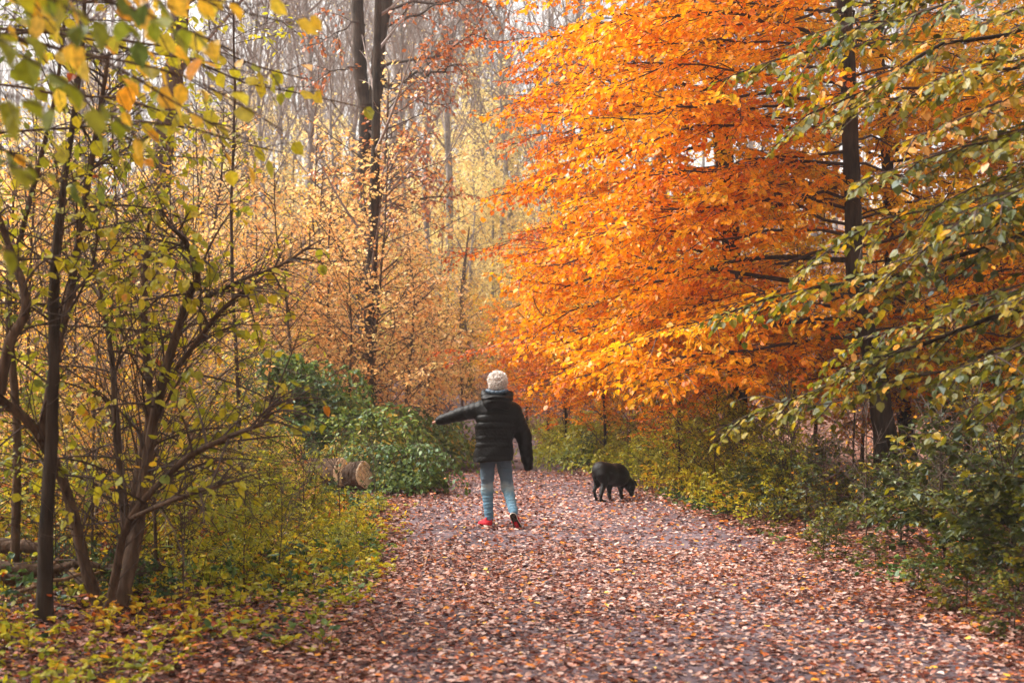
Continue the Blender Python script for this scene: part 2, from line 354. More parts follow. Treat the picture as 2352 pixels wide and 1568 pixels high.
# ------------------------------------------------------------------ ground
def ground():
    xs = np.concatenate([np.linspace(-110, -12, 40), np.linspace(-11.5, 11.5, 150), np.linspace(12, 110, 40)])
    ys = np.concatenate([np.linspace(-30, 0, 10), np.linspace(.5, 30, 160), np.linspace(30.6, 60, 60), np.linspace(62, 150, 45)])
    X, Y = np.meshgrid(xs, ys); Z = gz(X, Y)
    V = np.stack([X, Y, Z], -1).reshape(-1, 3); nx = len(xs)
    i = (np.arange(len(ys) - 1)[:, None] * nx + np.arange(nx - 1)[None]).ravel()
    F = np.stack([i, i + 1, i + nx + 1, i + nx], -1)
    m, t, out = new_mat('forest_floor')
    p = t.nodes.new('ShaderNodeBsdfPrincipled'); p.inputs['Roughness'].default_value = .95; p.inputs['Specular IOR Level'].default_value = .1
    tc = t.nodes.new('ShaderNodeTexCoord')
    vo = t.nodes.new('ShaderNodeTexVoronoi'); vo.inputs['Scale'].default_value = 17; vo.inputs['Randomness'].default_value = 1
    nz = t.nodes.new('ShaderNodeTexNoise'); nz.inputs['Scale'].default_value = 8; nz.inputs['Detail'].default_value = 3
    va = t.nodes.new('ShaderNodeVectorMath'); va.operation = 'MULTIPLY_ADD'; va.inputs[1].default_value = (.12, .12, .12)
    t.links.new(tc.outputs['Object'], nz.inputs['Vector']); t.links.new(nz.outputs['Color'], va.inputs[0]); t.links.new(tc.outputs['Object'], va.inputs[2])
    t.links.new(va.outputs[0], vo.inputs['Vector'])
    sp = t.nodes.new('ShaderNodeSeparateColor'); t.links.new(vo.outputs['Color'], sp.inputs[0])
    r = ramp(t, [(0, (.022, .012, .010)), (.3, (.07, .026, .018)), (.55, (.16, .06, .035)), (.8, (.27, .15, .11)), (1, (.38, .25, .19))])
    t.links.new(sp.outputs[0], r.inputs[0]); t.links.new(r.outputs[0], p.inputs['Base Color'])
    b = t.nodes.new('ShaderNodeBump'); b.inputs['Strength'].default_value = .7; b.inputs['Distance'].default_value = .03
    t.links.new(sp.outputs[1], b.inputs['Height']); t.links.new(b.outputs[0], p.inputs['Normal'])
    t.links.new(p.outputs[0], out.inputs[0])
    tag(link('ground', mk_mesh('ground', [(V, F, 0, None)], [m], True)), 'forest floor under fallen leaves', kind='structure')
    # the trodden path, a sheet 4 mm and more above the floor
    ys = np.concatenate([np.linspace(0, 30, 220), np.linspace(30.3, 58, 90)]); u = np.linspace(-1, 1, 21)
    Y = np.repeat(ys[:, None], 21, 1)
    X = path_x(Y) + (path_w(Y) + .25 * (noise2(Y * .9, u[None] * 0 + (u[None] > 0), 21) - .5)) * u[None]
    Z = gz(X, Y) + .006 + .012 * (1 - u[None] ** 2)
    V = np.stack([X, Y, Z], -1).reshape(-1, 3)
    i = (np.arange(len(ys) - 1)[:, None] * 21 + np.arange(20)[None]).ravel(); F = np.stack([i, i + 1, i + 22, i + 21], -1)
    m, t, out = new_mat('path_dirt')
    p = t.nodes.new('ShaderNodeBsdfPrincipled'); p.inputs['Roughness'].default_value = .85; p.inputs['Specular IOR Level'].default_value = .25
    tc = t.nodes.new('ShaderNodeTexCoord')
    n1 = t.nodes.new('ShaderNodeTexNoise'); n1.inputs['Scale'].default_value = 1.3; n1.inputs['Detail'].default_value = 4
    n2 = t.nodes.new('ShaderNodeTexNoise'); n2.inputs['Scale'].default_value = 60; n2.inputs['Detail'].default_value = 6; n2.inputs['Roughness'].default_value = .8
    for n in (n1, n2): t.links.new(tc.outputs['Object'], n.inputs['Vector'])
    r1 = ramp(t, [(.35, (.10, .075, .09)), (.65, (.20, .155, .18))]); t.links.new(n1.outputs[0], r1.inputs[0])
    r2 = ramp(t, [(.35, (.45, .42, .42)), (.7, (1.5, 1.45, 1.4))]); t.links.new(n2.outputs[0], r2.inputs[0])
    mx = t.nodes.new('ShaderNodeMix'); mx.data_type = 'RGBA'; mx.blend_type = 'MULTIPLY'; mx.inputs[0].default_value = 1
    t.links.new(r1.outputs[0], mx.inputs[6]); t.links.new(r2.outputs[0], mx.inputs[7]); t.links.new(mx.outputs[2], p.inputs['Base Color'])
    b = t.nodes.new('ShaderNodeBump'); b.inputs['Strength'].default_value = .6; b.inputs['Distance'].default_value = .02
    t.links.new(n2.outputs[0], b.inputs['Height']); t.links.new(b.outputs[0], p.inputs['Normal']); t.links.new(p.outputs[0], out.inputs[0])
    tag(link('path', mk_mesh('path', [(V, F, 0, None)], [m], True)), 'compacted dark earth path through the wood', kind='structure')
ground()

def scatter(rng, n, y0, y1, xr, powr=1.):
    """uniform points in a wedge in front of the viewer"""
    y = np.sqrt(rng.uniform(y0 ** 2, y1 ** 2, n)); x = rng.uniform(-1, 1, n) * (xr * y + 1.0)
    return x, y

def litter():
    rng = np.random.default_rng(11); ch = []
    for n, y0, y1, shapes, size in ((135000, 5.5, 13, ('curl', 'ovate', 'wide', 'lobed'), .045), (100000, 13, 24, ('curl', 'wide'), .052), (60000, 24, 48, ('dia',), .085)):
        x, y = scatter(rng, n, y0, y1, .38)
        d = (x - path_x(y)); w = path_w(y)
        a = np.abs(d) / w
        cov = .58 + .65 * noise2(x * 1.2, y * .6, 31) * (1 - .5 * np.exp(-((a - .45) / .25) ** 2)) - .15
        cov = np.where(a < .95, cov - .20 * np.exp(-(((d - .15) / .5) ** 2)) * np.clip((18 - y) / 5, 0, 1), .92)
        keep = rng.random(n) < cov; x = x[keep]; y = y[keep]; a = a[keep]; n = len(x)
        z = gz(x, y) + np.where(a < 1, .022, .006) + rng.random(n) ** 3 * np.where(a < .8, .02, .07)
        az = rng.uniform(-pi, pi, n); nn = nrm(np.array([[0, 0, 1.]]) + rng.normal(0, .15, (n, 3)))
        dd = np.stack([np.cos(az), np.sin(az), 0 * az], 1); dd = nrm(dd - nn * (nn * dd).sum(1, keepdims=True))
        tone = rng.beta(1.0, .95, n) * .93
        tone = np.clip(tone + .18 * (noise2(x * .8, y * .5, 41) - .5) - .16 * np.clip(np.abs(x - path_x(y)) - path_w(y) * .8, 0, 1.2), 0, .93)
        sp = rng.random(n); tone = np.where(sp < .13, rng.uniform(.94, .97, n), tone); tone = np.where(sp > .978, rng.uniform(.975, 1, n), tone)
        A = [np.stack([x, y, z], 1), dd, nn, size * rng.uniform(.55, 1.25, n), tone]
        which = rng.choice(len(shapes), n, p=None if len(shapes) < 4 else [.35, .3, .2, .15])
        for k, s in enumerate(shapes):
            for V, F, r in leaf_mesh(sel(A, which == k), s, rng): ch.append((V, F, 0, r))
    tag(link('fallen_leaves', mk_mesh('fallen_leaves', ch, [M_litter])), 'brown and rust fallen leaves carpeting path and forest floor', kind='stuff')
litter()

# ------------------------------------------------------------------ big trees on the right
UP = np.array([0, 0, 1.])
def ups(n, rng, j=.12): return nrm(np.tile(UP, (n, 1)) + rng.normal(0, j, (n, 3)))

def beech(name, label, cat_, pts, rad, boughs, seed, ml, tone, mt=None, leaf=(.043, .064), lat=(.20, .12, .85, .42), tw=(.085, .1, .8, .4), group=None, droop=(.14, .18), flare=.35, tonefn=None, sides=14, big=4, tj=.1, shape='ovate', third=True, drop=0., tilt=.3, ldroop=.35, flat=1., mtw=None, lump=.03):
    rng = np.random.default_rng(seed); mt = mt or M_bark_dark
    base = np.array(pts[0], float); base[2] = g(base[0], base[1]); pts = [base - np.array([0, 0, .15])] + [np.array(p, float) for p in pts[1:]]
    root = thing(name, label, cat_, base, group)
    T = trunk_mesh(pts, rad, sides, rng, lump, 8, flare)
    prim = np.stack([bough(rng, a, b, s) for a, b, s in boughs]); L = plen(prim)
    R = np.outer(np.clip(.0062 * L, .008, .034), np.linspace(1, .16, prim.shape[1]))
    order = np.argsort(-L); br = []
    for k in order[:big]: br.append(trunk_mesh(prim[k], R[k] * 1.1, 7, rng, .05, 2))
    rest = order[big:]
    wood = [tubes(prim[rest], R[rest], 5)] if len(rest) else []
    N = np.stack([nrm(np.cross(np.cross(p[-1] - p[0], UP), p[-1] - p[0])) for p in prim]); N = nrm(N * .7 + UP * .3 + rng.normal(0, .08, N.shape))
    tn = np.full(len(prim), tone) + rng.normal(0, .07, len(prim)) if tonefn is None else tonefn(prim[:, -1])
    tn = np.clip(tn, 0, 1)
    w, A = crown(rng, prim, N, tn, lat, tw, leaf, droop, flat, shape=shape, tj=tj, third=third, drop=drop, tilt=tilt, ldroop=ldroop)
    mount(root, T, br, wood + w, A, mt, ml, mtw or M_twig, shape, rng)
    return root, len(A[0])

def ring(rng, trunk_pts, n, z0, z1, L0, L1, az0, az1, down=.12, sagr=(.02, .10)):
    """boughs leaving a trunk between heights z0..z1 with azimuths az0..az1 (degrees from +X, counter-clockwise)"""
    tp = np.array(trunk_pts, float); out = []
    for k in range(n):
        z = z0 + (z1 - z0) * (k + rng.random()) / n
        x = np.interp(z, tp[:, 2], tp[:, 0]); y = np.interp(z, tp[:, 2], tp[:, 1])
        a = radians(rng.uniform(az0, az1)); L = (L0 + (L1 - L0) * (k / n)) * rng.uniform(.75, 1.15)
        dz = -down * L * rng.uniform(.3, 1.7)
        out.append(((x, y, z), (x + L * cos(a), y + L * sin(a), max(z + dz, .9)), rng.uniform(*sagr)))
    return out

def orange_tone(e):
    # the crown turns from rust at its outer left rim to golden amber further in and right
    x = e[:, 0]; z = e[:, 2]
    return .56 + .10 * np.clip(x - .5, -2, 3) + .10 * (noise2(x * .9, z * .9, 77) - .5) * 2 - .05 * np.clip(2.0 - z, 0, 2)

rng = np.random.default_rng(5)
T3 = [D(2052, 1170, 17.3), D(2030, 960, 17.3), D(2000, 800, 17.3), D(1966, 640, 17.3), D(1957, 400, 17.3), D(1945, 150, 17.3), D(1935, -60, 17.3), D(1930, -300, 17.2), D(1920, -650, 17)]
b3 = [(D(1930, 415, 17.3), D(1490, 560, 15.9), .12), (D(1932, 300, 17.3), D(1530, 235, 16.2), -.02), (D(1985, 700, 17.3), D(1420, 800, 15.6), .05),
      (D(1985, 690, 17.3), D(1560, 760, 15.0), .06), (D(2020, 860, 17.3), D(1500, 880, 15.4), .06), (D(1957, 500, 17.3), D(2350, 420, 16.5), .03)]
b3 += ring(rng, T3, 24, 1.8, 6.6, 4.3, 4.0, 130, 218) + ring(rng, T3, 18, 1.6, 6.5, 3.2, 3.0, -30, 80) + ring(rng, T3, 14, 6.8, 10, 4.4, 3.0, 100, 225) + ring(rng, T3, 8, 6, 10, 3, 2, -80, 100)
n3 = beech('beech_tree', 'dark slender beech trunk with orange leaf layers, leaning at the base behind the dark undergrowth', 'tree', T3,
      [.165, .135, .12, .105, .10, .092, .088, .08, .05], b3, 1, M_orange, .5, tonefn=orange_tone, leaf=(.052, .080), tilt=.5, shape='wide', drop=.34)
rng = np.random.default_rng(6)
T5 = [D(1700, 1050, 20.5), D(1690, 700, 20.5), D(1650, 150, 20.5), D(1655, 0, 20.5), D(1660, -300, 20.5), D(1670, -650, 20)]
b5 = ring(rng, T5, 40, 1.6, 7.2, 3.4, 3.4, 120, 290) + ring(rng, T5, 10, 1.6, 7, 2.6, 2.6, -70, 60) + ring(rng, T5, 10, 7, 10.5, 3.2, 2, 90, 300)
n5 = beech('beech_tree', 'thick beech trunk showing only near the top of the orange wall of leaves', 'tree', T5, [.16, .13, .12, .11, .10, .06], b5, 2, M_orange, .5, tonefn=orange_tone, leaf=(.05, .08), tilt=.5, shape='wide', drop=.48)
rng = np.random.default_rng(7)
T4 = [D(1525, 1000, 23), D(1512, 500, 23), D(1500, 200, 23), D(1508, 0, 23), D(1510, -300, 23), D(1505, -600, 23)]
b4 = ring(rng, T4, 36, 1.3, 8, 3.2, 3.4, 110, 300, .1) + ring(rng, T4, 6, 2, 8, 2.2, 2.2, -60, 90, .05) + ring(rng, T4, 8, 8, 11, 3, 2, 90, 300)
n4 = beech('beech_tree', 'pale grey smooth trunk glimpsed between orange leaves, left of the thicker trunk', 'tree', T4, [.12, .10, .095, .09, .08, .05], b4, 3, M_orange, .5, mt=M_bark_grey,
      tonefn=lambda e: .22 + .09 * (e[:, 0] + .5) + .12 * (noise2(e[:, 0], e[:, 2], 5) - .4), leaf=(.05, .07), drop=.3)
rng = np.random.default_rng(8)
T6 = [D(2100, 1100, 20.5), D(2050, 720, 20.5), D(2030, 300, 20.5), D(2010, 100, 20.5), D(2000, -300, 20), D(2000, -600, 20)]
b6 = ring(rng, T6, 34, 1.3, 7, 3.0, 3.0, 150, 330) + ring(rng, T6, 8, 1.3, 7, 3, 3, -30, 60)
n6 = beech('beech_tree', 'thin dark trunk with yellow-orange leaves just right of and behind the slender beech', 'tree', T6, [.11, .09, .085, .08, .07, .04], b6, 4, M_orange, .68, leaf=(.05, .07), tj=.12, drop=.3)
rng = np.random.default_rng(9)
T7 = [(8.3, 21, 0), (8.2, 21, 3), (8.0, 21, 6), (8, 21, 10)]
b7 = ring(rng, T7, 40, .9, 8, 3.4, 3.2, 130, 300)
n7 = beech('beech_tree', 'golden beech filling the gap behind the olive boughs at the far right edge', 'tree', T7, [.16, .14, .12, .07], b7, 5, M_gold, .45, leaf=(.052, .068))
T8 = [(7.6, 16.2, 0), (7.7, 16.2, 2.4), (7.6, 16.1, 5), (7.8, 16, 9.5)]
b8 = ring(rng, T8, 30, 1.5, 8.5, 2.8, 2.8, 110, 290)
n8 = beech('beech_tree', 'amber beech behind the green boughs, its dark trunk hidden near the right edge', 'tree', T8, [.15, .13, .11, .06], b8, 6, M_orange, .66, leaf=(.05, .066), tj=.12)

# the green beech whose boughs come in from the right edge
rng = np.random.default_rng(12)
T9 = [(5.0, 9.4, 0), (4.95, 9.4, 2), (5.0, 9.4, 4), (5.0, 9.4, 7.5)]
tips = [(1640, 190, 9.6), (1830, 90, 9.0), (1880, 290, 9.2), (1960, 420, 8.8), (1790, 330, 9.9), (2120, 200, 8.4), (2060, 330, 8.7), (2200, 520, 8.0), (2110, 560, 8.9),
        (1625, 735, 9.6), (1820, 640, 9.8), (1960, 690, 9.2), (2120, 760, 8.7), (1640, 990, 9.9), (1850, 935, 9.5), (2080, 1000, 9.0), (2230, 930, 8.4), (1900, 830, 10.4), (2180, 850, 8.2), (2300, 700, 8.0), (2290, 350, 7.8), (2250, 60, 8.2), (2050, 0, 9.3)]
b9 = []
for xd, yd, Y in tips:
    e = D(xd, yd, Y); dz = .30 * (5.0 - e[0]) + rng.uniform(-.1, .25)
    b9.append(((5.0, 9.4, max(1.0, e[2] + dz)), tuple(e), rng.uniform(.0, .05)))
b9 += ring(rng, T9, 8, 5.2, 7.3, 3.0, 2.6, 120, 250)
n9 = beech('beech_tree', 'green and olive leaved beech whose boughs slope in from the right edge', 'tree', T9, [.13, .11, .10, .06], b9, 7, M_olive, .5, leaf=(.038, .068), lat=(.14, .15, .8, .25),
           tw=(.10, .1, .8, .42), droop=(.18, .25), tonefn=lambda e: .54 + .26 * (noise2(e[:, 0] * 2, e[:, 2] * 2, 3) - .5) * 2 + .02 * (e[:, 2] - 2), tj=.16, drop=.34, shape='wide', tilt=.30, ldroop=.4)

# ------------------------------------------------------------------ the twisted shrub in the left foreground
def hazel():
    rng = np.random.default_rng(21)
    base = D(262, 1470, 8.9); base[2] = g(base[0], base[1])
    root = thing('hazel_shrub', 'many-stemmed leaning shrub with yellow green leaves in the left foreground', 'shrub', base)
    b = lambda x, y: D(x, y, 8.9)
    stems = [([(250, 1480, 8.9), (205, 1330, 8.9), (150, 1120, 8.8), (80, 985, 8.6), (-10, 905, 8.4), (-60, 840, 8.3)], [.048, .038, .033, .030, .026, .022]),
             ([(262, 1480, 8.9), (310, 1250, 9), (340, 1050, 9.1), (375, 870, 9.1), (430, 690, 9.1), (455, 630, 9), (430, 560, 8.9), (370, 500, 8.8)], [.052, .040, .035, .032, .025, .019, .015, .010]),
             ([(285, 1450, 9.1), (300, 1250, 9.3), (318, 1080, 9.4), (345, 930, 9.5), (330, 700, 9.6), (345, 480, 9.6)], [.042, .033, .028, .024, .018, .010]),
             ([(240, 1450, 8.8), (265, 1330, 8.7), (300, 1190, 8.6), (420, 1060, 8.5), (520, 1005, 8.4), (610, 965, 8.4), (622, 905, 8.4)], [.034, .026, .022, .019, .016, .012, .006]),
             ([(292, 1430, 9.2), (285, 1200, 9.5), (265, 960, 9.6), (255, 800, 9.7), (210, 560, 9.8)], [.036, .028, .024, .019, .010]),
             ([(95, 1010, 8.6), (130, 800, 8.7), (165, 640, 8.8), (215, 330, 8.9), (250, 120, 9)], [.034, .026, .024, .018, .01]),
             ([(0, 905, 8.4), (20, 790, 8.4), (60, 700, 8.4), (20, 560, 8.5), (-30, 430, 8.5)], [.034, .03, .026, .022, .016]),
             ([(345, 930, 9.2), (440, 800, 9), (520, 700, 8.8), (600, 640, 8.7)], [.02, .016, .012, .007]),
             ([(440, 700, 9.1), (560, 640, 9), (640, 610, 9), (720, 560, 8.9)], [.016, .012, .009, .005]),
             ([(300, 1190, 8.6), (390, 1150, 8.3), (480, 1120, 8.2), (560, 1095, 8.2)], [.016, .013, .01, .006])]
    br = []; prims = []
    for k, (pt, r) in enumerate(stems):
        P = [D(*q) for q in pt]
        if k in (0, 1, 2, 3, 4): P[0][2] = g(P[0][0], P[0][1]) - .05
        br.append(trunk_mesh(P, r, 9, rng, .06, 6, .2 if k < 2 else 0))
        Pa = np.array(P); s = np.linspace(0, len(P) - 1.001, 11); i = s.astype(int); f = (s - i)[:, None]
        prims.append(Pa[i] * (1 - f) + Pa[i + 1] * f)
    prims = np.stack(prims); tone = np.full(len(prims), .45)
    N = ups(len(prims), rng)
    S1, N1, t1 = spawn(rng, prims, N, tone + .1, .10, .25, .9, .5, 1.7, .5, 9, .30, 0., jit=.4, tj=.08)
    wood = [tubes(S1, shoot_r(S1, .009, .003), 5)]
    N1 = ups(len(S1), rng, .2)
    w, A = crown(rng, S1, N1, t1, (.11, .2, .9, .5), (.10, .2, .8, .5), (.042, .068), (.02, .08), .35, (.8, .3), rl=.004, rt=.0018, drop=.42, tj=.11, ldroop=.55, tilt=.45)
    keep = np.interp(A[0][:, 2], [.4, 1.2, 3], [.25, .7, 1.]) > rng.random(len(A[0]))
    A = sel(A, keep)
    # bare whippy twigs
    S2, _, t2 = spawn(rng, prims, N, tone, .035, .12, .6, .7, 1.8, .4, 9, .12, 0., jit=.4)
    wood.append(tubes(S2, shoot_r(S2, .004, .0014), 4))
    mount(root, br[0], br[1:], wood + w, A, M_bark_brown, M_ygreen, M_twig, 'wide', rng)
hazel()

def leaner(name, label, cat_, pts, rad, seed, ml, mt, tone, n_l=.14, drop=.4, size=.06, t0=.35, group=None, twr=(.9, .5), lmax=1.2, shape='ovate', second=True, zcut=None, mtw=None):
    """a sapling or small tree given by the line of its stem, shoots all round"""
    rng = np.random.default_rng(seed)
    P = [np.array(p, float) for p in pts]; P[0][2] = g(P[0][0], P[0][1])
    root = thing(name, label, cat_, P[0].copy(), group); P[0][2] -= .06
    T = trunk_mesh(P, rad, 9, rng, .05, 6, .25)
    Pa = np.array(P); s = np.linspace(0, len(P) - 1.001, 11); i = s.astype(int); f = (s - i)[:, None]
    prim = (Pa[i] * (1 - f) + Pa[i + 1] * f)[None]
    S1, N1, t1 = spawn(rng, prim, ups(1, rng), np.array([tone]), n_l, t0, twr[0], twr[1], lmax, .4, 8, .02, 0., jit=.25, tj=.08)
    wood = [tubes(S1, shoot_r(S1, max(.004, rad[0] * .14), .002), 5)]
    w, A = crown(rng, S1, ups(len(S1), rng, .15), t1, (.12, .15, .85, .5), (.1, .15, .8, .5), (.05, size), (.05, .1), .7, (.8, .3), rl=.004, rt=.002, drop=drop, ldroop=.45, tilt=.35, third=second, shape=shape)
    mount(root, T, [], wood + w, A, mt, ml, mtw or M_twig, shape, rng); return root

leaner('sapling', 'dark straight stem left of the twisted shrub, forking near the left edge', 'sapling', [D(100, 1490, 8.5), D(108, 1200, 8.5), D(122, 1000, 8.5), D(128, 800, 8.5), D(125, 620, 8.6), D(150, 400, 8.7), D(185, 150, 8.8), D(200, -60, 8.8)], [.050, .040, .036, .033, .028, .020, .014, .010], 31, M_ygreen, M_bark_dark, .5, drop=.5)
leaner('sapling', 'thin tan stem standing right of the twisted shrub in yellow undergrowth', 'sapling', [D(440, 1290, 12.1), D(436, 1150, 12.1), D(440, 1040, 12.1), D(445, 960, 12.1)], [.055, .042, .034, .02], 32, M_ygreen, M_bark_tan, .6, drop=.6, t0=.6, lmax=.5)
leaner('sapling', 'dark crooked stem leaning left out of the yellow undergrowth beside the tan stem', 'sapling', [D(455, 1300, 11.6), D(415, 1180, 11.6), D(385, 1090, 11.5), D(355, 1040, 11.4), D(340, 900, 11.3)], [.05, .04, .032, .024, .012], 33, M_ygreen, M_bark_brown, .5, drop=.6, t0=.5, lmax=.6)
leaner('sapling', 'thin leaning sapling crossing the pale sky at the upper left corner', 'sapling', [D(30, 1430, 9.6), D(40, 1000, 9.6), D(20, 700, 9.5), D(60, 500, 9.5), D(130, 200, 9.4), D(160, -80, 9.4)], [.032, .026, .022, .018, .013, .008], 34, M_ygreen, M_bark_brown, .4, drop=.45)
leaner('sapling', 'whippy upright sapling between twisted shrub and bramble mound', 'sapling', [D(560, 1240, 13.2), D(545, 900, 13.2), D(530, 500, 13.2), D(538, 200, 13.2), D(535, -40, 13.2)], [.022, .018, .014, .012, .008], 35, M_ygreen, M_twig, .55, drop=.55, t0=.15, lmax=.9)

def overhang(label, root_pt, ends, seed, ml, tone, size, thick=.03, drop=.2):
    """a shrub rooted outside the picture with boughs reaching in"""
    rng = np.random.default_rng(seed); base = np.array([root_pt[0], root_pt[1], g(*root_pt[:2])])
    root = thing('hazel_shrub', label, 'shrub', base)
    top = max(e[1][2] for e in ends) + .1
    T = trunk_mesh([base - UP * .1, base + UP * top * .5 + np.array([.05, 0, 0]), base + UP * top], [thick * 1.6, thick * 1.2, thick * .6], 8, rng, .05, 8, .2)
    prim = np.stack([bough(rng, base + UP * min(z0, top - .05), e, s, wig=.03) for z0, e, s in ends]); L = plen(prim)
    br = [trunk_mesh(p, np.linspace(.011, .003, 11), 6, rng, .04, 2) for p in prim]
    P1, N1, t1 = spawn(rng, prim, ups(len(prim), rng, .2), np.full(len(prim), tone), .13, .3, .8, .22, .5, .5, 5, .15, .6, tj=.1)
    u = np.linspace(.55, .999, 5) * 10; ii = u.astype(int); ff = (u - ii)[None, :, None]
    P1 = np.concatenate([P1, prim[:, ii] * (1 - ff) + prim[:, np.minimum(ii + 1, 10)] * ff]); N1 = np.concatenate([N1, ups(len(prim), rng)]); t1 = np.concatenate([t1, np.full(len(prim), tone)])
    A = leaves_on(rng, P1, N1, t1, .068, size, .8, tilt=.5, tj=.16); A = sel(A, rng.random(len(A[0])) > drop)
    mount(root, T, br, [tubes(P1, shoot_r(P1, .003, .0012), 4)], A, M_bark_brown, ml, M_twig, 'wide', rng)
overhang('blurred hazel boughs with large green leaves hanging in at the upper left corner', (-2.3, 3.6), [(2.7, D(240, 60, 3.7), .05), (2.5, D(330, 330, 3.9), .1), (2.4, D(120, 250, 3.5), .05), (2.3, D(90, 420, 3.6), .06), (2.6, D(20, 100, 3.3), .05), (2.8, D(400, 20, 4.1), .05), (2.9, D(480, 90, 4.4), .03), (2.0, D(60, 600, 4.), .1), (2.9, D(250, -60, 3.6), .0), (2.5, D(160, 480, 4.2), .1)], 41, M_ygreen, .28, .075)
overhang('slender twigs with few orange and yellow leaves dangling against the upper left sky', (-3.1, 5.6), [(3.3, D(690, 60, 5.3), .06), (3.1, D(560, 130, 5.2), .08), (2.8, D(590, 330, 5.4), .1), (2.7, D(650, 300, 5.6), .12), (3.4, D(580, 10, 5.1), .03)], 42, M_gold, .68, .085, drop=.62)
overhang('thin maple twigs with lime leaves left of the forked oak', (-3.6, 7.4), [(3.4, D(700, 180, 7.2), .06), (3.2, D(850, 250, 7.3), .06), (3.0, D(560, 300, 7.0), .05), (2.7, D(650, 350, 7.1), .06)], 43, M_ygreen, .6, .085, drop=.6)

# ------------------------------------------------------------------ forked oak and leaning trunk behind
def fork_oak():
    rng = np.random.default_rng(51); Y = 29.; base = D(838, 1000, Y); base[2] = g(base[0], base[1])
    root = thing('oak_tree', 'dark forked oak with rust brown leaves left of the orange beeches', 'tree', base)
    t = trunk_mesh([base - UP * .2, D(838, 700, Y), D(840, 450, Y), D(843, 300, Y), D(846, 240, Y)], [.24, .18, .165, .175, .17], 16, rng, .04, 8, .3)
    l1 = [D(846, 270, Y), D(832, 180, Y), D(828, 60, Y), D(824, -80, Y), D(815, -400, Y), D(805, -800, Y)]
    l2 = [D(846, 280, Y), D(866, 200, Y), D(874, 100, Y), D(888, 0, Y), D(905, -150, Y), D(930, -500, Y)]
    br = [trunk_mesh(l1, [.14, .13, .125, .12, .10, .05], 12, rng, .03, 8), trunk_mesh(l2, [.14, .14, .13, .125, .11, .06], 12, rng, .03, 8)]
    bs = [(D(885, 100, Y), D(1090, -30, 27.5), .05), (D(880, 70, Y), D(1010, -20, 28), .1), (D(868, 190, Y), D(1090, 170, 27), .05), (D(870, 150, Y), D(1120, 90, 27.5), .04),
          (D(868, 190, Y), D(1050, 235, 28), -.05), (D(842, 420, Y), D(1060, 440, 27), -.06), (D(842, 430, Y), D(1010, 395, 27), .02), (D(842, 440, Y), D(980, 480, 28), -.08),
          (D(828, 60, Y), D(700, 110, 28), .03), (D(830, 150, Y), D(690, 210, 28), .02), (D(842, 400, Y), D(720, 400, 28), 0), (D(843, 300, Y), D(990, 300, 27), 0), (D(888, 30, Y), D(1180, 30, 28), .06), (D(842, 440, Y), D(930, 350, 26), .02),
          (D(815, -400, Y), D(650, -500, 28), .1), (D(905, -200, Y), D(1100, -350, 28), .1), (D(905, -200, Y), D(1120, -150, 30), .1), (D(815, -300, Y), D(660, -200, 30), .1)]
    prim = np.stack([bough(rng, a, b, s, wig=.08) for a, b, s in bs]); L = plen(prim)
    R = np.outer(np.clip(.013 * L, .02, .06), np.linspace(1, .15, 11))
    br += [trunk_mesh(prim[k], R[k], 7, rng, .05, 2) for k in range(8)]
    w, A = crown(rng, prim, ups(len(prim), rng, .2), np.full(len(prim), .5), (.22, .2, .9, .45), (.11, .15, .9, .45), (.06, .10), (.05, .05), .4, (1.6, .6), rl=.012, rt=.004, drop=.2, ldroop=.5, tilt=.5, tj=.15)
    mount(root, t, br, [tubes(prim[8:], R[8:], 5)] + w, A, M_bark_dark, M_rust, M_twig, 'dia', rng)
fork_oak()
def trunk_only(label, pts, rad, seed, mt, name='tall_tree', nbr=10, up=1.):
    rng = np.random.default_rng(seed); P = [np.array(p, float) for p in pts]; P[0][2] = g(P[0][0], P[0][1])
    root = thing(name, label, 'tree', P[0].copy()); P[0][2] -= .2
    T = trunk_mesh(P, rad, 14, rng, .03, 8, .3)
    Pa = np.array(P); s = np.linspace(0, len(P) - 1.001, 11); i = s.astype(int); f = (s - i)[:, None]
    S1, N1, t1 = spawn(rng, (Pa[i] * (1 - f) + Pa[i + 1] * f)[None], ups(1, rng), np.array([.6]), .5, .45, .8, .3, 3, .4, 9, -.25, 0., jit=.2)
    wood = [tubes(S1, shoot_r(S1, .035, .006), 5)]
    w, A = crown(rng, S1, ups(len(S1), rng), t1, (.3, .2, .7, .4), (.2, .2, .7, .4), (.3, .06), (-.1, 0), 0., (1.2, .5), rl=.01, rt=.004, drop=.75)
    mount(root, T, [], wood + w, A, mt, M_pale, M_twig_pale, 'dia', rng)
trunk_only('thick grey-brown trunk leaning right behind the hazel leaves in the upper left', [D(345, 900, 21), D(352, 600, 21), D(370, 360, 21), D(388, 220, 21), D(408, 100, 21), D(415, 0, 21), D(425, -300, 21), D(440, -800, 21)], [.17, .145, .15, .155, .135, .13, .12, .07], 55, M_bark_brown)
trunk_only('stout dark trunk far down the path behind the walker', [D(1072, 925, 42), D(1068, 800, 42), D(1060, 720, 42), D(1066, 620, 42), D(1078, 520, 42)], [.22, .15, .09, .05, .015], 56, M_bark_brown)
trunk_only('slim dark trunk rising from the bramble mound', [D(848, 1000, 25), D(845, 850, 25), D(850, 600, 25), D(862, 300, 25), D(870, -100, 25)], [.14, .11, .1, .08, .05], 57, M_bark_dark)

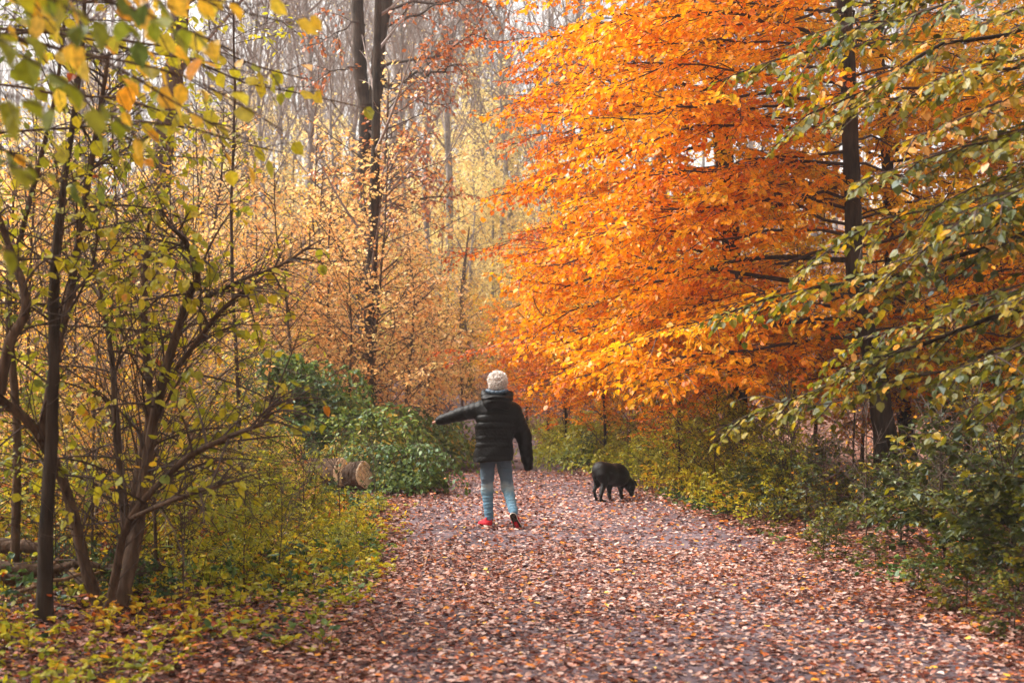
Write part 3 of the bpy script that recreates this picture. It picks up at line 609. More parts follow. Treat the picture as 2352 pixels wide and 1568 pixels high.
# ------------------------------------------------------------------ generic young trees, bushes and bare trees (made once, copied)
def young(seed, h, ml, tone, size, shape='dia', r=.04, n=.12, fl=.5, leafsp=.038, up=.0, t0=.12, ratio=.42, drop=0., lean=.15, tj=.12, twig=None, lat=(.17, .1, .85, .5), tws=.09):
    rng = np.random.default_rng(seed)
    K = 6; P = np.array([[0, 0, -.1]] + [[0, 0, h * k / (K - 1)] for k in range(1, K)], float)
    P[:, :2] += np.cumsum(rng.normal(0, lean * h / 12, (K, 2)), 0) * np.linspace(0, 1, K)[:, None]
    T = trunk_mesh(P, np.linspace(r, r * .25, K), 8, rng, .05, 6, .3)
    s = np.linspace(0, K - 1.001, 11); i = s.astype(int); f = (s - i)[:, None]
    S1, N1, t1 = spawn(rng, (P[i] * (1 - f) + P[i + 1] * f)[None], ups(1, rng), np.array([tone]), n, t0, .95, ratio, 3.5, .6, 9, up, 0., jit=.15, tj=.1)
    wood = [tubes(S1, shoot_r(S1, r * .3, .004), 4)]
    ss = np.linspace(K * .55, K - 1.001, 9); si = ss.astype(int); sf = (ss - si)[:, None]
    S1 = np.concatenate([S1, (P[si] * (1 - sf) + P[si + 1] * sf)[None]]); t1 = np.concatenate([t1, [tone]])
    w, A = crown(rng, S1, ups(len(S1), rng, .15), t1, lat, (tws, .15, .8, .5), (leafsp, size), (.1, .12), fl, (1.5, .45), rl=.005, rt=.0022, drop=drop, tj=tj)
    return T, wood + w, A
def proto(name, label, cat_, group, gen, mt, ml, mtw, shape='dia'):
    T, wood, A = gen; root = thing(name, label, cat_, (0, 0, 0), group)
    mount(root, T, [], wood, A, mt, ml, mtw, shape, np.random.default_rng(1)); return root

class Kind:
    def __init__(s, name, cat_, group, gens, mt, ml, mtw, shape='dia'):
        s.protos = [None] * len(gens); s.gens = gens; s.a = (name, cat_, group, mt, ml, mtw, shape); s.k = 0
    def put(s, x, y, rz, scale, label, v=None, dz=0.):
        name, cat_, group, mt, ml, mtw, shape = s.a; v = s.k % len(s.gens) if v is None else v; s.k += 1
        loc = (x, y, g(x, y) + dz)
        if s.protos[v] is None:
            p = proto(name, label, cat_, group, s.gens[v], mt, ml, mtw, shape); s.protos[v] = p
            p.location = loc; p.rotation_euler = (0, 0, rz); p.scale = (scale,) * 3; return p
        return dup(s.protos[v], loc, rz, scale, label, group)

K_gold = Kind('young_hornbeam', 'tree', 'golden young trees lining the path', [young(101, 5.5, M_gold, .45, .080, drop=.15), young(102, 6.5, M_gold, .5, .080, drop=.25), young(103, 4.0, M_gold, .55, .080, drop=.1)], M_bark_brown, M_gold, M_twig)
K_peach = Kind('young_maple', 'tree', 'peach leaved young trees left of the path', [young(111, 4.5, M_peach, .45, .080, drop=.5), young(112, 5.5, M_peach, .5, .080, drop=.6), young(113, 3.4, M_peach, .4, .080, drop=.2)], M_bark_brown, M_peach, M_twig)
K_pale = Kind('pale_birch', 'tree', 'pale yellow trees in the haze', [young(121, 8.5, M_pale, .5, .13, leafsp=.10, n=.22, lat=(.28, .15, .8, .45), r=.09), young(122, 10, M_pale, .55, .13, leafsp=.10, n=.24, lat=(.28, .15, .8, .45), r=.1), young(123, 6.5, M_pale, .45, .12, leafsp=.09, n=.2, lat=(.26, .15, .8, .45), r=.07)], M_bark_grey, M_pale, M_twig_pale)
K_rust = Kind('young_beech', 'tree', 'orange young beeches at the wood edge', [young(131, 5, M_orange, .45, .080, fl=.8, drop=.1), young(132, 6.5, M_orange, .35, .080, fl=.8, drop=.2)], M_bark_dark, M_orange, M_twig)
K_lime = Kind('lime_shrub', 'shrub', 'yellow green shrubs beside the path', [young(141, 1.5, M_ygreen, .5, .065, 'ovate', .014, .045, .5, .028, ratio=.6, t0=.05), young(142, 2.0, M_ygreen, .45, .065, 'ovate', .016, .05, .5, .028, ratio=.55, t0=.05), young(143, 1.1, M_ygreen, .6, .06, 'ovate', .012, .035, .5, .028, ratio=.7, t0=.04)], M_bark_brown, M_ygreen, M_twig, 'ovate')
K_olive = Kind('beech_seedling', 'shrub', 'dark olive shrubs under the right-hand trees', [young(151, 1.2, M_olive, .36, .078, 'wide', .013, .045, .85, .030, ratio=.75, t0=.05), young(152, 1.6, M_olive, .34, .08, 'wide', .015, .05, .85, .030, ratio=.65, t0=.05), young(153, .8, M_olive, .42, .075, 'wide', .010, .035, .85, .030, ratio=.95, t0=.04)], M_bark_dark, M_olive, M_twig, 'wide')
K_bram = Kind('bramble_bush', 'shrub', 'dark green bramble bushes', [young(161, 1.5, M_dark, .4, .07, 'ovate', .012, .03, .4, .04, up=.5, ratio=.8, t0=.03), young(162, 1.1, M_dark, .5, .07, 'ovate', .012, .027, .4, .04, up=.6, ratio=1.0, t0=.03)], M_bark_dark, M_dark, M_twig, 'ovate')
K_thick = Kind('bare_thicket_sapling', 'sapling', 'thin twiggy saplings in the understorey', [young(171, 4.2, M_gold, .4, .055, r=.022, n=.1, fl=.2, leafsp=.07, up=-.25, ratio=.4, drop=.4), young(172, 5.2, M_gold, .6, .055, r=.026, n=.12, fl=.2, leafsp=.07, up=-.25, ratio=.36, drop=.5)], M_bark_brown, M_gold, M_twig_pale)

K_stick = Kind('bare_shrub', 'shrub', 'bare twiggy shrubs on the verges', [young(175, 1.3, M_gold, .4, .05, r=.010, n=.05, fl=.1, leafsp=.2, up=-.2, ratio=.6, drop=.9), young(176, 1.7, M_gold, .4, .05, r=.012, n=.06, fl=.1, leafsp=.2, up=-.2, ratio=.5, drop=.92)], M_bark_brown, M_gold, M_twig)
def bare(seed, h, r, n=.55, t0=.4):
    rng = np.random.default_rng(seed); K = 9
    P = np.array([[0, 0, -.3]] + [[0, 0, h * k / (K - 1)] for k in range(1, K)], float)
    P[:, :2] += np.cumsum(rng.normal(0, h * .012, (K, 2)), 0) * np.linspace(0, 1, K)[:, None]
    T = trunk_mesh(P, np.linspace(r, r * .2, K), 9, rng, .03, 4, .3)
    s = np.linspace(0, K - 1.001, 11); i = s.astype(int); f = (s - i)[:, None]
    S1, N1, t1 = spawn(rng, (P[i] * (1 - f) + P[i + 1] * f)[None], ups(1, rng), np.array([.5]), n, t0, .65, .34, 5, .5, 9, -.45, 0., jit=.15)
    S2, N2, t2 = spawn(rng, S1, ups(len(S1), rng), t1, .34, .2, .6, .45, 2.4, .5, 6, -.25, 0., jit=.2)
    S3, N3, t3 = spawn(rng, S2, ups(len(S2), rng), t2, .2, .2, .6, .5, .9, .5, 4, -.1, 0., jit=.2)
    wood = [tubes(S1, shoot_r(S1, r * .28, .008), 5), tubes(S2, shoot_r(S2, .013, .005), 3), tubes(S3, shoot_r(S3, .006, .003), 3)]
    A = leaves_on(rng, S3, N3, t3, .5, .08, .5, tj=.2); A = sel(A, rng.random(len(A[0])) > .85)
    return T, wood, A
K_bare = Kind('bare_tree', 'tree', 'tall bare trees standing in the haze', [bare(181, 17, .15), bare(182, 20, .19), bare(183, 15, .11), bare(184, 18, .13)], M_bark_grey, M_pale, M_twig_pale)

# ------------------------------------------------------------------ where the young trees and bushes stand
PLACED = []
def X_at(xd, Y): return (xd * KD - 512) * Y / FPX
def put(kind, desc, items, seed):
    rng = np.random.default_rng(seed)
    for it in items:
        xd, Y, sc_ = it[:3]; v = it[3] if len(it) > 3 else None
        o = kind.put(X_at(xd, Y), Y, rng.uniform(0, 2 * pi), sc_, desc, v); PLACED.append((o, desc, xd, Y, sc_))
put(K_peach, 'peach and orange leaved young maple', [(30, 14, .8), (190, 15.5, .85), (330, 17, .9), (-60, 17, 1.1), (450, 24, 1.1), (640, 27, 1.15), (760, 26, 1.1), (850, 24.5, .95), (930, 26, 1.05), (560, 30, 1.2), (700, 33, 1.2), (990, 31, 1.0), (110, 20, 1.0), (880, 32, 1.2), (620, 31, 1.3), (740, 30, 1.3), (500, 28, 1.2), (820, 35, 1.3), (940, 33, 1.1), (400, 33, 1.3), (250, 30, 1.2), (1000, 27.5, .7), (680, 24.5, .9), (580, 34, 1.3), (1060, 34, .8), (835, 26.5, 1.3), (30, 12, .42), (150, 12.6, .46), (260, 13.6, .5), (90, 14, .5), (-20, 13, .5), (600, 15, .28), (680, 14.2, .26), (360, 13, .4), (220, 11.4, .34), (860, 28, 1.4), (800, 24, .8)], 201)
put(K_gold, 'golden leaved young hornbeam', [(1330, 30, 1.0), (1400, 27, .9), (1480, 24, .75), (1260, 35, 1.0), (1560, 25, .9), (1640, 22.5, .75), (1760, 23, .85), (1870, 24, .9), (1980, 23, .8), (2100, 23, .9), (2230, 20, .8), (2330, 17, .75), (940, 38, .8), (1080, 44, .5), (1180, 47, .6), (1140, 41, .5), (800, 38, 1.1), (300, 24, 1.), (150, 27, 1.), (1015, 36, .55), (1230, 41, .8), (2420, 21, 1.)], 202)
put(K_pale, 'pale yellow hazy tree', [(980, 52, 1.0), (1080, 58, 1.1), (1150, 55, .9), (1230, 50, .9), (1090, 66, 1.3), (900, 48, .8), (1310, 46, .9), (640, 44, .7), (760, 46, .75), (500, 42, .75), (380, 46, .8), (240, 44, .8), (90, 42, .8), (560, 60, .9), (430, 66, .95), (700, 64, .95), (1400, 40, .85), (820, 58, .9), (1200, 70, 1.1), (-20, 50, .9), (1010, 46, .7), (1075, 48, .75), (1130, 50, .8), (1050, 54, 1.0), (1110, 62, 1.2), (990, 70, 1.3), (900, 74, 1.3), (950, 42, .5), (1180, 56, 1.), (330, 52, 1.0), (470, 55, 1.1), (600, 50, 1.0), (690, 54, 1.1), (760, 60, 1.2), (860, 66, 1.2), (940, 60, 1.0), (1010, 64, 1.2), (170, 56, 1.1), (40, 60, 1.2), (520, 72, 1.3), (640, 76, 1.3), (1280, 60, 1.1), (380, 38, .55), (700, 39, .55), (560, 37, .5), (200, 36, .5)], 203)
put(K_rust, 'burnt orange young beech', [(1390, 24, .72), (1300, 27, .7), (1560, 20.5, .45), (2240, 17.5, .55), (2010, 21, .7), (1260, 31, .75), (1210, 34, .8)], 204)
put(K_lime, 'yellow green leafy shrub', [(1560, 19.5, .75), (1640, 18, .7), (1500, 22.5, .75), (1430, 26, .7), (1340, 29, .6), (1270, 31, .55), (1720, 17, .6), (620, 13.5, .5), (540, 12.5, .6), (690, 14.5, .35), (740, 13.4, .25), (450, 12.5, .7), (350, 12, .65), (600, 11.2, .5), (700, 12, .42), (820, 12.2, .32), (560, 10.2, .42), (240, 12.8, .8), (80, 12.2, .8), (-10, 11, .8), (150, 11.2, .6), (420, 10.8, .5), (480, 15, .7), (380, 16, .9), (640, 16.8, .6), (1800, 15.5, .55), (1590, 21, .95), (870, 15.8, .2), (790, 11, .22), (650, 17.2, .5), (600, 16.2, .5), (720, 17.4, .3), (560, 17.6, .6), (1490, 21, .55), (1540, 21.8, .8), (1600, 20.6, .8), (1660, 19.8, .85), (1700, 19, .6), (1760, 18.2, .75), (1640, 18.6, .4), (1790, 17, .4), (1520, 23.5, .9), (1450, 23, .6), (1390, 24.5, .5), (1720, 19.6, .95), (1830, 17.4, .9)], 205)
put(K_olive, 'dark olive leaved shrub', [(1780, 15.5, .62), (1850, 14.3, .5), (1920, 13.0, .42), (1990, 14.5, .5), (2070, 12.6, .55), (2010, 11.4, .33), (2140, 14, .5), (2170, 11.6, .75), (2110, 10.2, .35), (2250, 13, .7), (2280, 10.8, .6), (2220, 9.4, .5), (2340, 9.6, .7), (2370, 11.8, .7), (2330, 8.4, .45), (1710, 16.4, .5), (2430, 10, 1.), (1880, 16.5, .9), (2090, 15.8, .5), (2250, 15.4, 1.), (2390, 14, 1.1), (1960, 16.5, .35), (2420, 8.8, .6), (1760, 14.4, .38), (1890, 12.1, .38)], 206)
put(K_bram, 'dark green bramble bush', [(560, 20.5, .95), (640, 21.3, 1.05), (720, 20.8, 1.0), (800, 21.2, .6), (600, 23, 1.2), (680, 23.4, 1.1), (520, 22, 1.0), (880, 20.3, .4), (950, 20.6, .3), (1000, 22.5, .25), (800, 23.5, .8), (920, 22.8, .35), (700, 19.6, .55), (460, 21.5, 1.0), (880, 19.2, .38), (980, 19.6, .28), (975, 26, .25), (1290, 27, .5), (1350, 24, .45), (150, 10.0, .35), (300, 9.6, .3), (790, 19.9, .55)], 207)
put(K_thick, 'thin twiggy understorey sapling', [(60, 19, 1.), (200, 21, 1.), (300, 19.5, .9), (420, 19, .9), (500, 26, 1.1), (600, 25, 1.), (700, 29, 1.2), (820, 28, 1.), (900, 34, 1.1), (1000, 40, 1.1), (1100, 50, 1.2), (1220, 38, 1.), (1380, 33, 1.), (1700, 26, 1.1), (1820, 21, .9), (2050, 26, 1.1), (2200, 24, 1.1), (2160, 18.5, .8), (2300, 19, .9), (380, 30, 1.2), (240, 33, 1.2), (80, 28, 1.2), (-20, 23, 1.1), (660, 36, 1.3), (1960, 19.5, .7), (480, 36, 1.3), (130, 37, 1.3), (1160, 60, 1.4), (940, 44, 1.3), (2330, 26, 1.2), (160, 11.8, .7), (300, 13.2, .8), (420, 14.5, .8), (60, 13, .8), (500, 16, .6), (360, 10.6, .55), (210, 10.2, .55)], 208)
put(K_stick, 'bare twiggy low shrub', [(1700, 17.4, .8), (1820, 15.4, .9), (1900, 14.2, .7), (1990, 13.2, .8), (2150, 12.4, 1.), (2230, 11.2, .9), (1600, 19, .8), (1520, 20.6, .7), (1440, 23, .7), (520, 11.4, .7), (700, 13.2, .7), (780, 14.2, .6), (640, 10.6, .6), (860, 18.4, .5), (130, 9.4, .6), (420, 9.6, .5), (2320, 10.2, 1.), (1300, 27, .9), (990, 28, .9), (1070, 38, 1.2), (960, 33, 1.2)], 210)
_r = np.random.default_rng(300); _b = []
for k in range(42):
    xd = -80 + 2500 * ((k * .618) % 1); Y = 46 + 50 * ((k * .377) % 1)
    if 930 < xd < 1330 and Y < 58: Y += 18
    _b.append((xd, Y, _r.uniform(.8, 1.2)))
_b += [(xd_, y_, s_) for xd_, y_, s_ in ((480, 36, .7), (560, 41, .8), (620, 38, .7), (700, 42, .85), (760, 37, .7), (930, 43, .8), (980, 39, .7), (1040, 50, .9), (1150, 52, .9), (1230, 47, .8), (300, 38, .8), (180, 41, .8), (1100, 58, 1.), (660, 48, .9), (800, 50, .9), (890, 54, .9))]
put(K_bare, 'tall grey bare tree', _b, 209)

K_shade = Kind('added_shade_beech', 'tree', 'added unseen beeches whose crowns shade the foreground', [young(191, 14, M_gold, .5, .13, r=.16, n=.24, fl=.8, leafsp=.05, t0=.42, ratio=.36, lat=(.3, .1, .85, .5))], M_bark_dark, M_gold, M_twig)
for xo, yo, so_ in ((-7.5, 5.5, 1.), (-6.5, 1, 1.), (-5.5, -5, 1.), (0.5, -7, 1.), (6.8, 4.5, 1.), (6, -2, 1.), (8.5, 8.5, 1.05), (-9.5, 10.5, 1.05), (-11, 3, 1.), (11, 13, 1.1), (-3, -11, 1.1), (5, -9, 1.)):  # out-of-view trees added around the camera to darken the foreground
    oo = K_shade.put(xo, yo, xo * 2.1, so_, 'unseen beech added beside the viewer, its high crown shading the foreground')
def distant():
    rng = np.random.default_rng(400); ch = []; n = 190
    y = rng.uniform(95, 140, n); x = rng.uniform(-1, 1, n) * (y * .42 + 4); h = rng.uniform(12, 22, n); r = rng.uniform(.09, .2, n)
    u = np.linspace(0, 1, 5); P = np.stack([x[:, None] + rng.normal(0, .6, (n, 1)) * u, np.repeat(y[:, None], 5, 1), gz(x, y)[:, None] - .3 + h[:, None] * u], -1)
    ch.append((*tubes(P, np.outer(r, np.linspace(1, .2, 5)), 5), 1, None))
    S1, N1, t1 = spawn(rng, P, ups(n, rng), np.full(n, .5), .9, .3, .6, .28, 5, .5, 5, -.35, 0., jit=.15)
    S2, N2, t2 = spawn(rng, S1, ups(len(S1), rng), t1, .8, .2, .6, .45, 2, .5, 3, -.1, 0., jit=.2)
    ch.append((*tubes(S1, shoot_r(S1, .04, .012), 3), 1, None)); ch.append((*tubes(S2, shoot_r(S2, .015, .006), 3), 1, None))
    m = 26000; y = rng.uniform(70, 135, m); x = rng.uniform(-1, 1, m) * (y * .42 + 4); c = noise2(x * .25, y * .25, 8)
    k = rng.random(m) < c ** 1.5 * 1.4; x, y, c = x[k], y[k], c[k]; z = gz(x, y) + rng.random(len(x)) ** 1.6 * (2 + 5 * c)
    A = [np.stack([x, y, z], 1), nrm(rng.normal(0, 1, (len(x), 3)) * [1, 1, .3]), nrm(rng.normal(0, 1, (len(x), 3)) + UP), rng.uniform(.2, .36, len(x)), np.clip(.2 + .6 * noise2(x * .12, y * .12, 4) + rng.normal(0, .12, len(x)), 0, 1)]
    for V, F, rr in leaf_mesh(A, 'dia', rng): ch.append((V, F, 0, rr))
    tag(link('distant_woods', mk_mesh('distant_woods', ch, [M_pale, M_bark_grey])), 'far-off bare woods and pale undergrowth fading into haze', kind='stuff')
distant()

# ------------------------------------------------------------------ low growth on the verges
def verge_plants():
    rng = np.random.default_rng(61); ch = []
    def plants(n, x, y, h, size, tone, tj, shape, per, ml):
        z = gz(x, y); st = np.stack([np.stack([x, y, z - .01], 1), np.stack([x + rng.normal(0, .06, n), y + rng.normal(0, .06, n), z + h], 1)], 1)
        st = np.concatenate([st[:, :1], st.mean(1, keepdims=True) + rng.normal(0, .01, (n, 1, 3)), st[:, 1:]], 1)
        V, F = tubes(st, np.full((n, 3), .0022), 3); ch.append((V, F, 2, None))
        A = leaves_on(rng, st, ups(n, rng, .25), tone, .05, size, .25, t0=.25, tilt=.38, tj=tj, sv=.35)
        # whorl at the top
        idx = np.repeat(np.arange(n), per); az = rng.uniform(-pi, pi, len(idx)); d = np.stack([np.cos(az), np.sin(az), rng.normal(-.1, .25, len(idx))], 1); d = nrm(d)
        nn = nrm(ups(len(idx), rng, .35)); nn = nrm(nn - d * (nn * d).sum(1, keepdims=True))
        B = [st[idx, 2], d, nn, size * rng.uniform(.6, 1.2, len(idx)), np.clip(tone[idx] + rng.normal(0, tj, len(idx)), 0, 1)]
        for V, F, r in leaf_mesh(cat(A, B), shape, rng): ch.append((V, F, ml, r))
    # left verge, a dense yellow green carpet close to the path
    n = 6400; y = rng.uniform(6.5, 19, n); x = path_x(y) - path_w(y) - .15 - np.abs(rng.normal(0, 1, n)) * 1.5 - .25 * noise2(y * .9, y * 0, 3)
    far = rng.random(n) < .35; x = np.where(far, rng.uniform(-6.5, -1, n), x); k = (x < path_x(y) - path_w(y) * .95) & (noise2(x * .8, y * .8, 71) + .25 * (np.abs(y - 12) < 4) > .34) & (rng.random(len(y)) < np.interp(y, [7, 9.3, 10.5], [.6, .6, 1.])); x, y = x[k], y[k]; n = len(x)
    h = rng.uniform(.05, .45, n) ** 1.2 * np.interp(y, [7, 9.5, 11], [.5, .6, 1.]) * np.clip(.22 + (path_x(y) - path_w(y) - x) * .38, .2, 1.2)
    plants(n, x, y, h, .052, np.clip(.15 + .75 * noise2(x * .7, y * .7, 72) + rng.normal(0, .12, n), 0, 1), .15, 'ovate', 4, 0)
    # bluish green ivy and bramble in patches
    n = 2600; y = rng.uniform(8, 26, n); x = path_x(y) - path_w(y) - .2 - rng.random(n) * 4.5; k = noise2(x * .9 + 40, y * .9, 73) > .52; x, y = x[k], y[k]; n = len(x)
    plants(n, x, y, rng.uniform(.05, .28, n), .055, rng.uniform(.2, .9, n), .1, 'ovate', 4, 1)
    # right verge, darker
    n = 2600; y = rng.uniform(7.5, 26, n); e = path_x(y) + path_w(y); x = e + .05 + np.abs(rng.normal(0, 1, n)) * 1.6; k = noise2(x * 1.1, y * 1.1, 75) > .45; x, y = x[k], y[k]; n = len(x)
    plants(n, x, y, rng.uniform(.05, .32, n) * np.clip(.25 + (x - path_x(y) - path_w(y)) * .4, .25, 1.2), .06, np.clip(.3 + .7 * noise2(x, y, 76), 0, 1), .12, 'ovate', 4, 1)
    n = 1500; y = rng.uniform(15, 34, n); e = path_x(y) + path_w(y); x = e + .1 + np.abs(rng.normal(0, 1, n)) * .9
    plants(n, x, y, rng.uniform(.08, .45, n), .055, np.clip(.3 + .5 * noise2(x, y, 78), 0, .9), .12, 'ovate', 4, 0)
    tag(link('undergrowth', mk_mesh('undergrowth', ch, [M_ygreen, M_dark, M_twig])), 'low yellow green and dark green plants carpeting both verges', kind='stuff')
    # dry grass along the path edges
    n = 7000; y = rng.uniform(19, 42, n); sd = rng.choice([-1, 1], n); x = path_x(y) + sd * (path_w(y) + np.abs(rng.normal(0, .55, n)) + .02)
    k = noise2(x * 1.3, y * 1.3, 81) > .42; x, y = x[k], y[k]; n = len(x); h = rng.uniform(.08, .32, n); az = rng.uniform(-pi, pi, n); b = rng.uniform(.1, .5, n) * h
    p0 = np.stack([x, y, gz(x, y)], 1); P = p0[:, None, :] + np.stack([np.stack([np.cos(az) * b * u * u, np.sin(az) * b * u * u, h * u], 1) for u in (0, .5, 1)], 1)
    V, F = tubes(P, np.outer(np.full(n, .0035), [1, .7, .2]), 3)
    tag(link('grass', mk_mesh('grass', [(V, F, 0, np.repeat(rng.random(n), 6))], [M_grass])), 'dry pale grass tufts along the path edges', kind='stuff')
verge_plants()

def mound(name, label, cx, cy_, rx, ry, H, n, ml, size, seed, tone=.45, shape='ovate'):
    # a heap of arching canes whose leaves lie like tiles over its lumpy surface, thinning inwards
    rng = np.random.default_rng(seed); root = thing(name, label, 'shrub', (cx, cy_, g(cx, cy_)))
    def h(x, y):
        q = np.clip(1 - ((x - cx) / rx) ** 2 - ((y - cy_) / ry) ** 2, 0, 1) ** .5
        return H * q * (.55 + .75 * noise2(x * 1.3 + seed, y * 1.3, seed)) + .12 * noise2(x * 5, y * 5, seed) * (q > 0)
    a = rng.uniform(-pi, pi, n); r = np.sqrt(rng.random(n)); x = cx + rx * r * np.cos(a); y = cy_ + ry * r * np.sin(a)
    e = .05; gx = (h(x + e, y) - h(x - e, y)) / (2 * e); gy = (h(x, y + e) - h(x, y - e)) / (2 * e); N = nrm(np.stack([-gx, -gy, np.ones(n)], 1) + rng.normal(0, .35, (n, 3)))
    f = 1 - np.abs(rng.normal(0, .16, n)); z = gz(x, y) + h(x, y) * np.clip(f, .05, 1.05) + rng.exponential(.05, n)
    d = nrm(np.stack([gx * -1, gy * -1, -.4 * np.ones(n)], 1) * .5 + rng.normal(0, .8, (n, 3))); d = nrm(d - N * (N * d).sum(1, keepdims=True))
    A = [np.stack([x, y, z], 1), d, N, size * rng.uniform(.6, 1.25, n), np.clip(tone + .5 * (noise2(x * 1.1, y * 1.1 + 7, seed) - .5) + rng.normal(0, .13, n), 0, 1)]
    m = int(70 * rx); a = rng.uniform(-pi, pi, m); r = rng.random(m) * .8; bx, by = cx + rx * r * np.cos(a), cy_ + ry * r * np.sin(a); az = rng.uniform(-pi, pi, m); L = rng.uniform(.5, 1.1, m); u = np.linspace(0, 1, 7)
    X = bx[:, None] + np.cos(az)[:, None] * L[:, None] * u; Y_ = by[:, None] + np.sin(az)[:, None] * L[:, None] * u; hh = h(bx, by)[:, None]
    Z = gz(X, Y_) + (hh + .28) * np.sin(pi * (.12 + .85 * u))[None]
    Pc = np.stack([X, Y_, Z], -1); B = leaves_on(rng, Pc, ups(m, rng), np.full(m, tone), .05, size, .3, t0=.2)
    mount(root, None, [], [tubes(Pc, shoot_r(Pc, .005, .002), 4)], cat(A, B), M_bark_brown, ml, M_twig, shape, rng)
mound('bramble_mound', 'high heap of dark green bramble and ivy left of the path', X_at(655, 21.5), 21.5, 1.8, 1.7, 1.55, 14000, M_dark, .085, 71, .72)
mound('bramble_mound', 'low tongue of bright green bramble reaching the path edge behind the logs', X_at(820, 20.5), 20.5, .95, 1.1, .65, 5500, M_dark, .08, 72, .78)
mound('bramble_mound', 'flat bramble patch at the path edge right of the logs', X_at(935, 19.3), 19.3, .55, .7, .34, 2400, M_dark, .07, 73, .6)
mound('bramble_mound', 'pale green bramble fringe in front of the path bend', X_at(935, 25), 25, 1.4, 2.2, .6, 6000, M_dark, .085, 74, .72)
mound('nettle_bank', 'yellow green weedy bank on the right where the path narrows', X_at(1380, 25), 26, 1.3, 3.2, .35, 4500, M_ygreen, .08, 75, .45)
0 and mound('nettle_bank', 'yellow green leafy bank behind the dog', X_at(1600, 19.5), 19.7, 1.4, 1.6, 1.15, 9000, M_ygreen, .075, 76, .45)
0 and mound('nettle_bank', 'golden leafed bank of saplings right of the dog under the grey trunk', X_at(1760, 17.6), 17.8, 1.3, 1.3, .9, 7000, M_ygreen, .075, 77, .35)

# ------------------------------------------------------------------ sawn logs, fallen branches
def cutwood():
    m, t, out = new_mat('sawn_end'); p = t.nodes.new('ShaderNodeBsdfPrincipled'); p.inputs['Roughness'].default_value = .8
    tc = t.nodes.new('ShaderNodeTexCoord'); n = t.nodes.new('ShaderNodeTexNoise'); n.inputs['Scale'].default_value = 12; n.inputs['Detail'].default_value = 5
    t.links.new(tc.outputs['Object'], n.inputs['Vector']); r = ramp(t, [(.35, (.60, .43, .28)), (.65, (.86, .72, .54))]); t.links.new(n.outputs[0], r.inputs[0])
    t.links.new(r.outputs[0], p.inputs['Base Color']); t.links.new(p.outputs[0], out.inputs[0]); return m
M_cut = cutwood()
def log(label, a, b, r, seed, cut=True, group=None):
    rng = np.random.default_rng(seed); a = np.array(a, float); b = np.array(b, float); mid = (a + b) / 2
    root = thing('log', label, 'log', (mid[0], mid[1], mid[2] - r), group); o = np.array(root.location)
    P = a + (b - a) * np.linspace(0, 1, 14)[:, None]; s = 28; V, F = tubes(P[None], np.full((1, 14), r), s); Vr = V.reshape(14, s, 3); ang = np.arange(s) * 2 * pi / s
    w = 1 + .05 * np.sin(3 * ang + 1)[None] + .03 * rng.normal(0, 1, (14, s)); Vr = P[:, None] + (Vr - P[:, None]) * w[..., None]
    link('bark', mk_mesh('bark', [(Vr.reshape(-1, 3) - o, F, 0, None)], [M_bark_brown], False), root)
    for e, q in ((0, -1), (13, 1)):
        ringv = Vr[e]; c = P[e] + (b - a) / np.linalg.norm(b - a) * .012 * q; rv = c + (ringv - P[e]) * .93
        V2 = np.concatenate([rv, ringv, c[None]]); F1 = np.array([(i, (i + 1) % s, s + (i + 1) % s, s + i) for i in range(s)]); F2 = np.array([(i, (i + 1) % s, 2 * s) for i in range(s)])
        link('cut_end', mk_mesh('cut_end', [(V2 - o, F1, 0, None), (V2 - o, F2, 0, None)], [M_cut]), root)
def lg(xd, yd, Y): return D(xd, yd, Y)
log('sawn log with pale cut end standing proud of the brambles beside the path', lg(590, 1094, 19.7), lg(785, 1084, 19.05), .195, 1)
log('short stout sawn log with flaking bark, nearest the path', lg(803, 1094, 18.98), lg(837, 1090, 18.86), .185, 2)
log('long grey fallen trunk lying under the brambles behind the sawn logs', (X_at(430, 20.3), 20.3, g(X_at(430, 20.3), 20.3) + .2), (X_at(700, 20.6), 20.6, g(X_at(700, 20.6), 20.6) + .22), .2, 3)
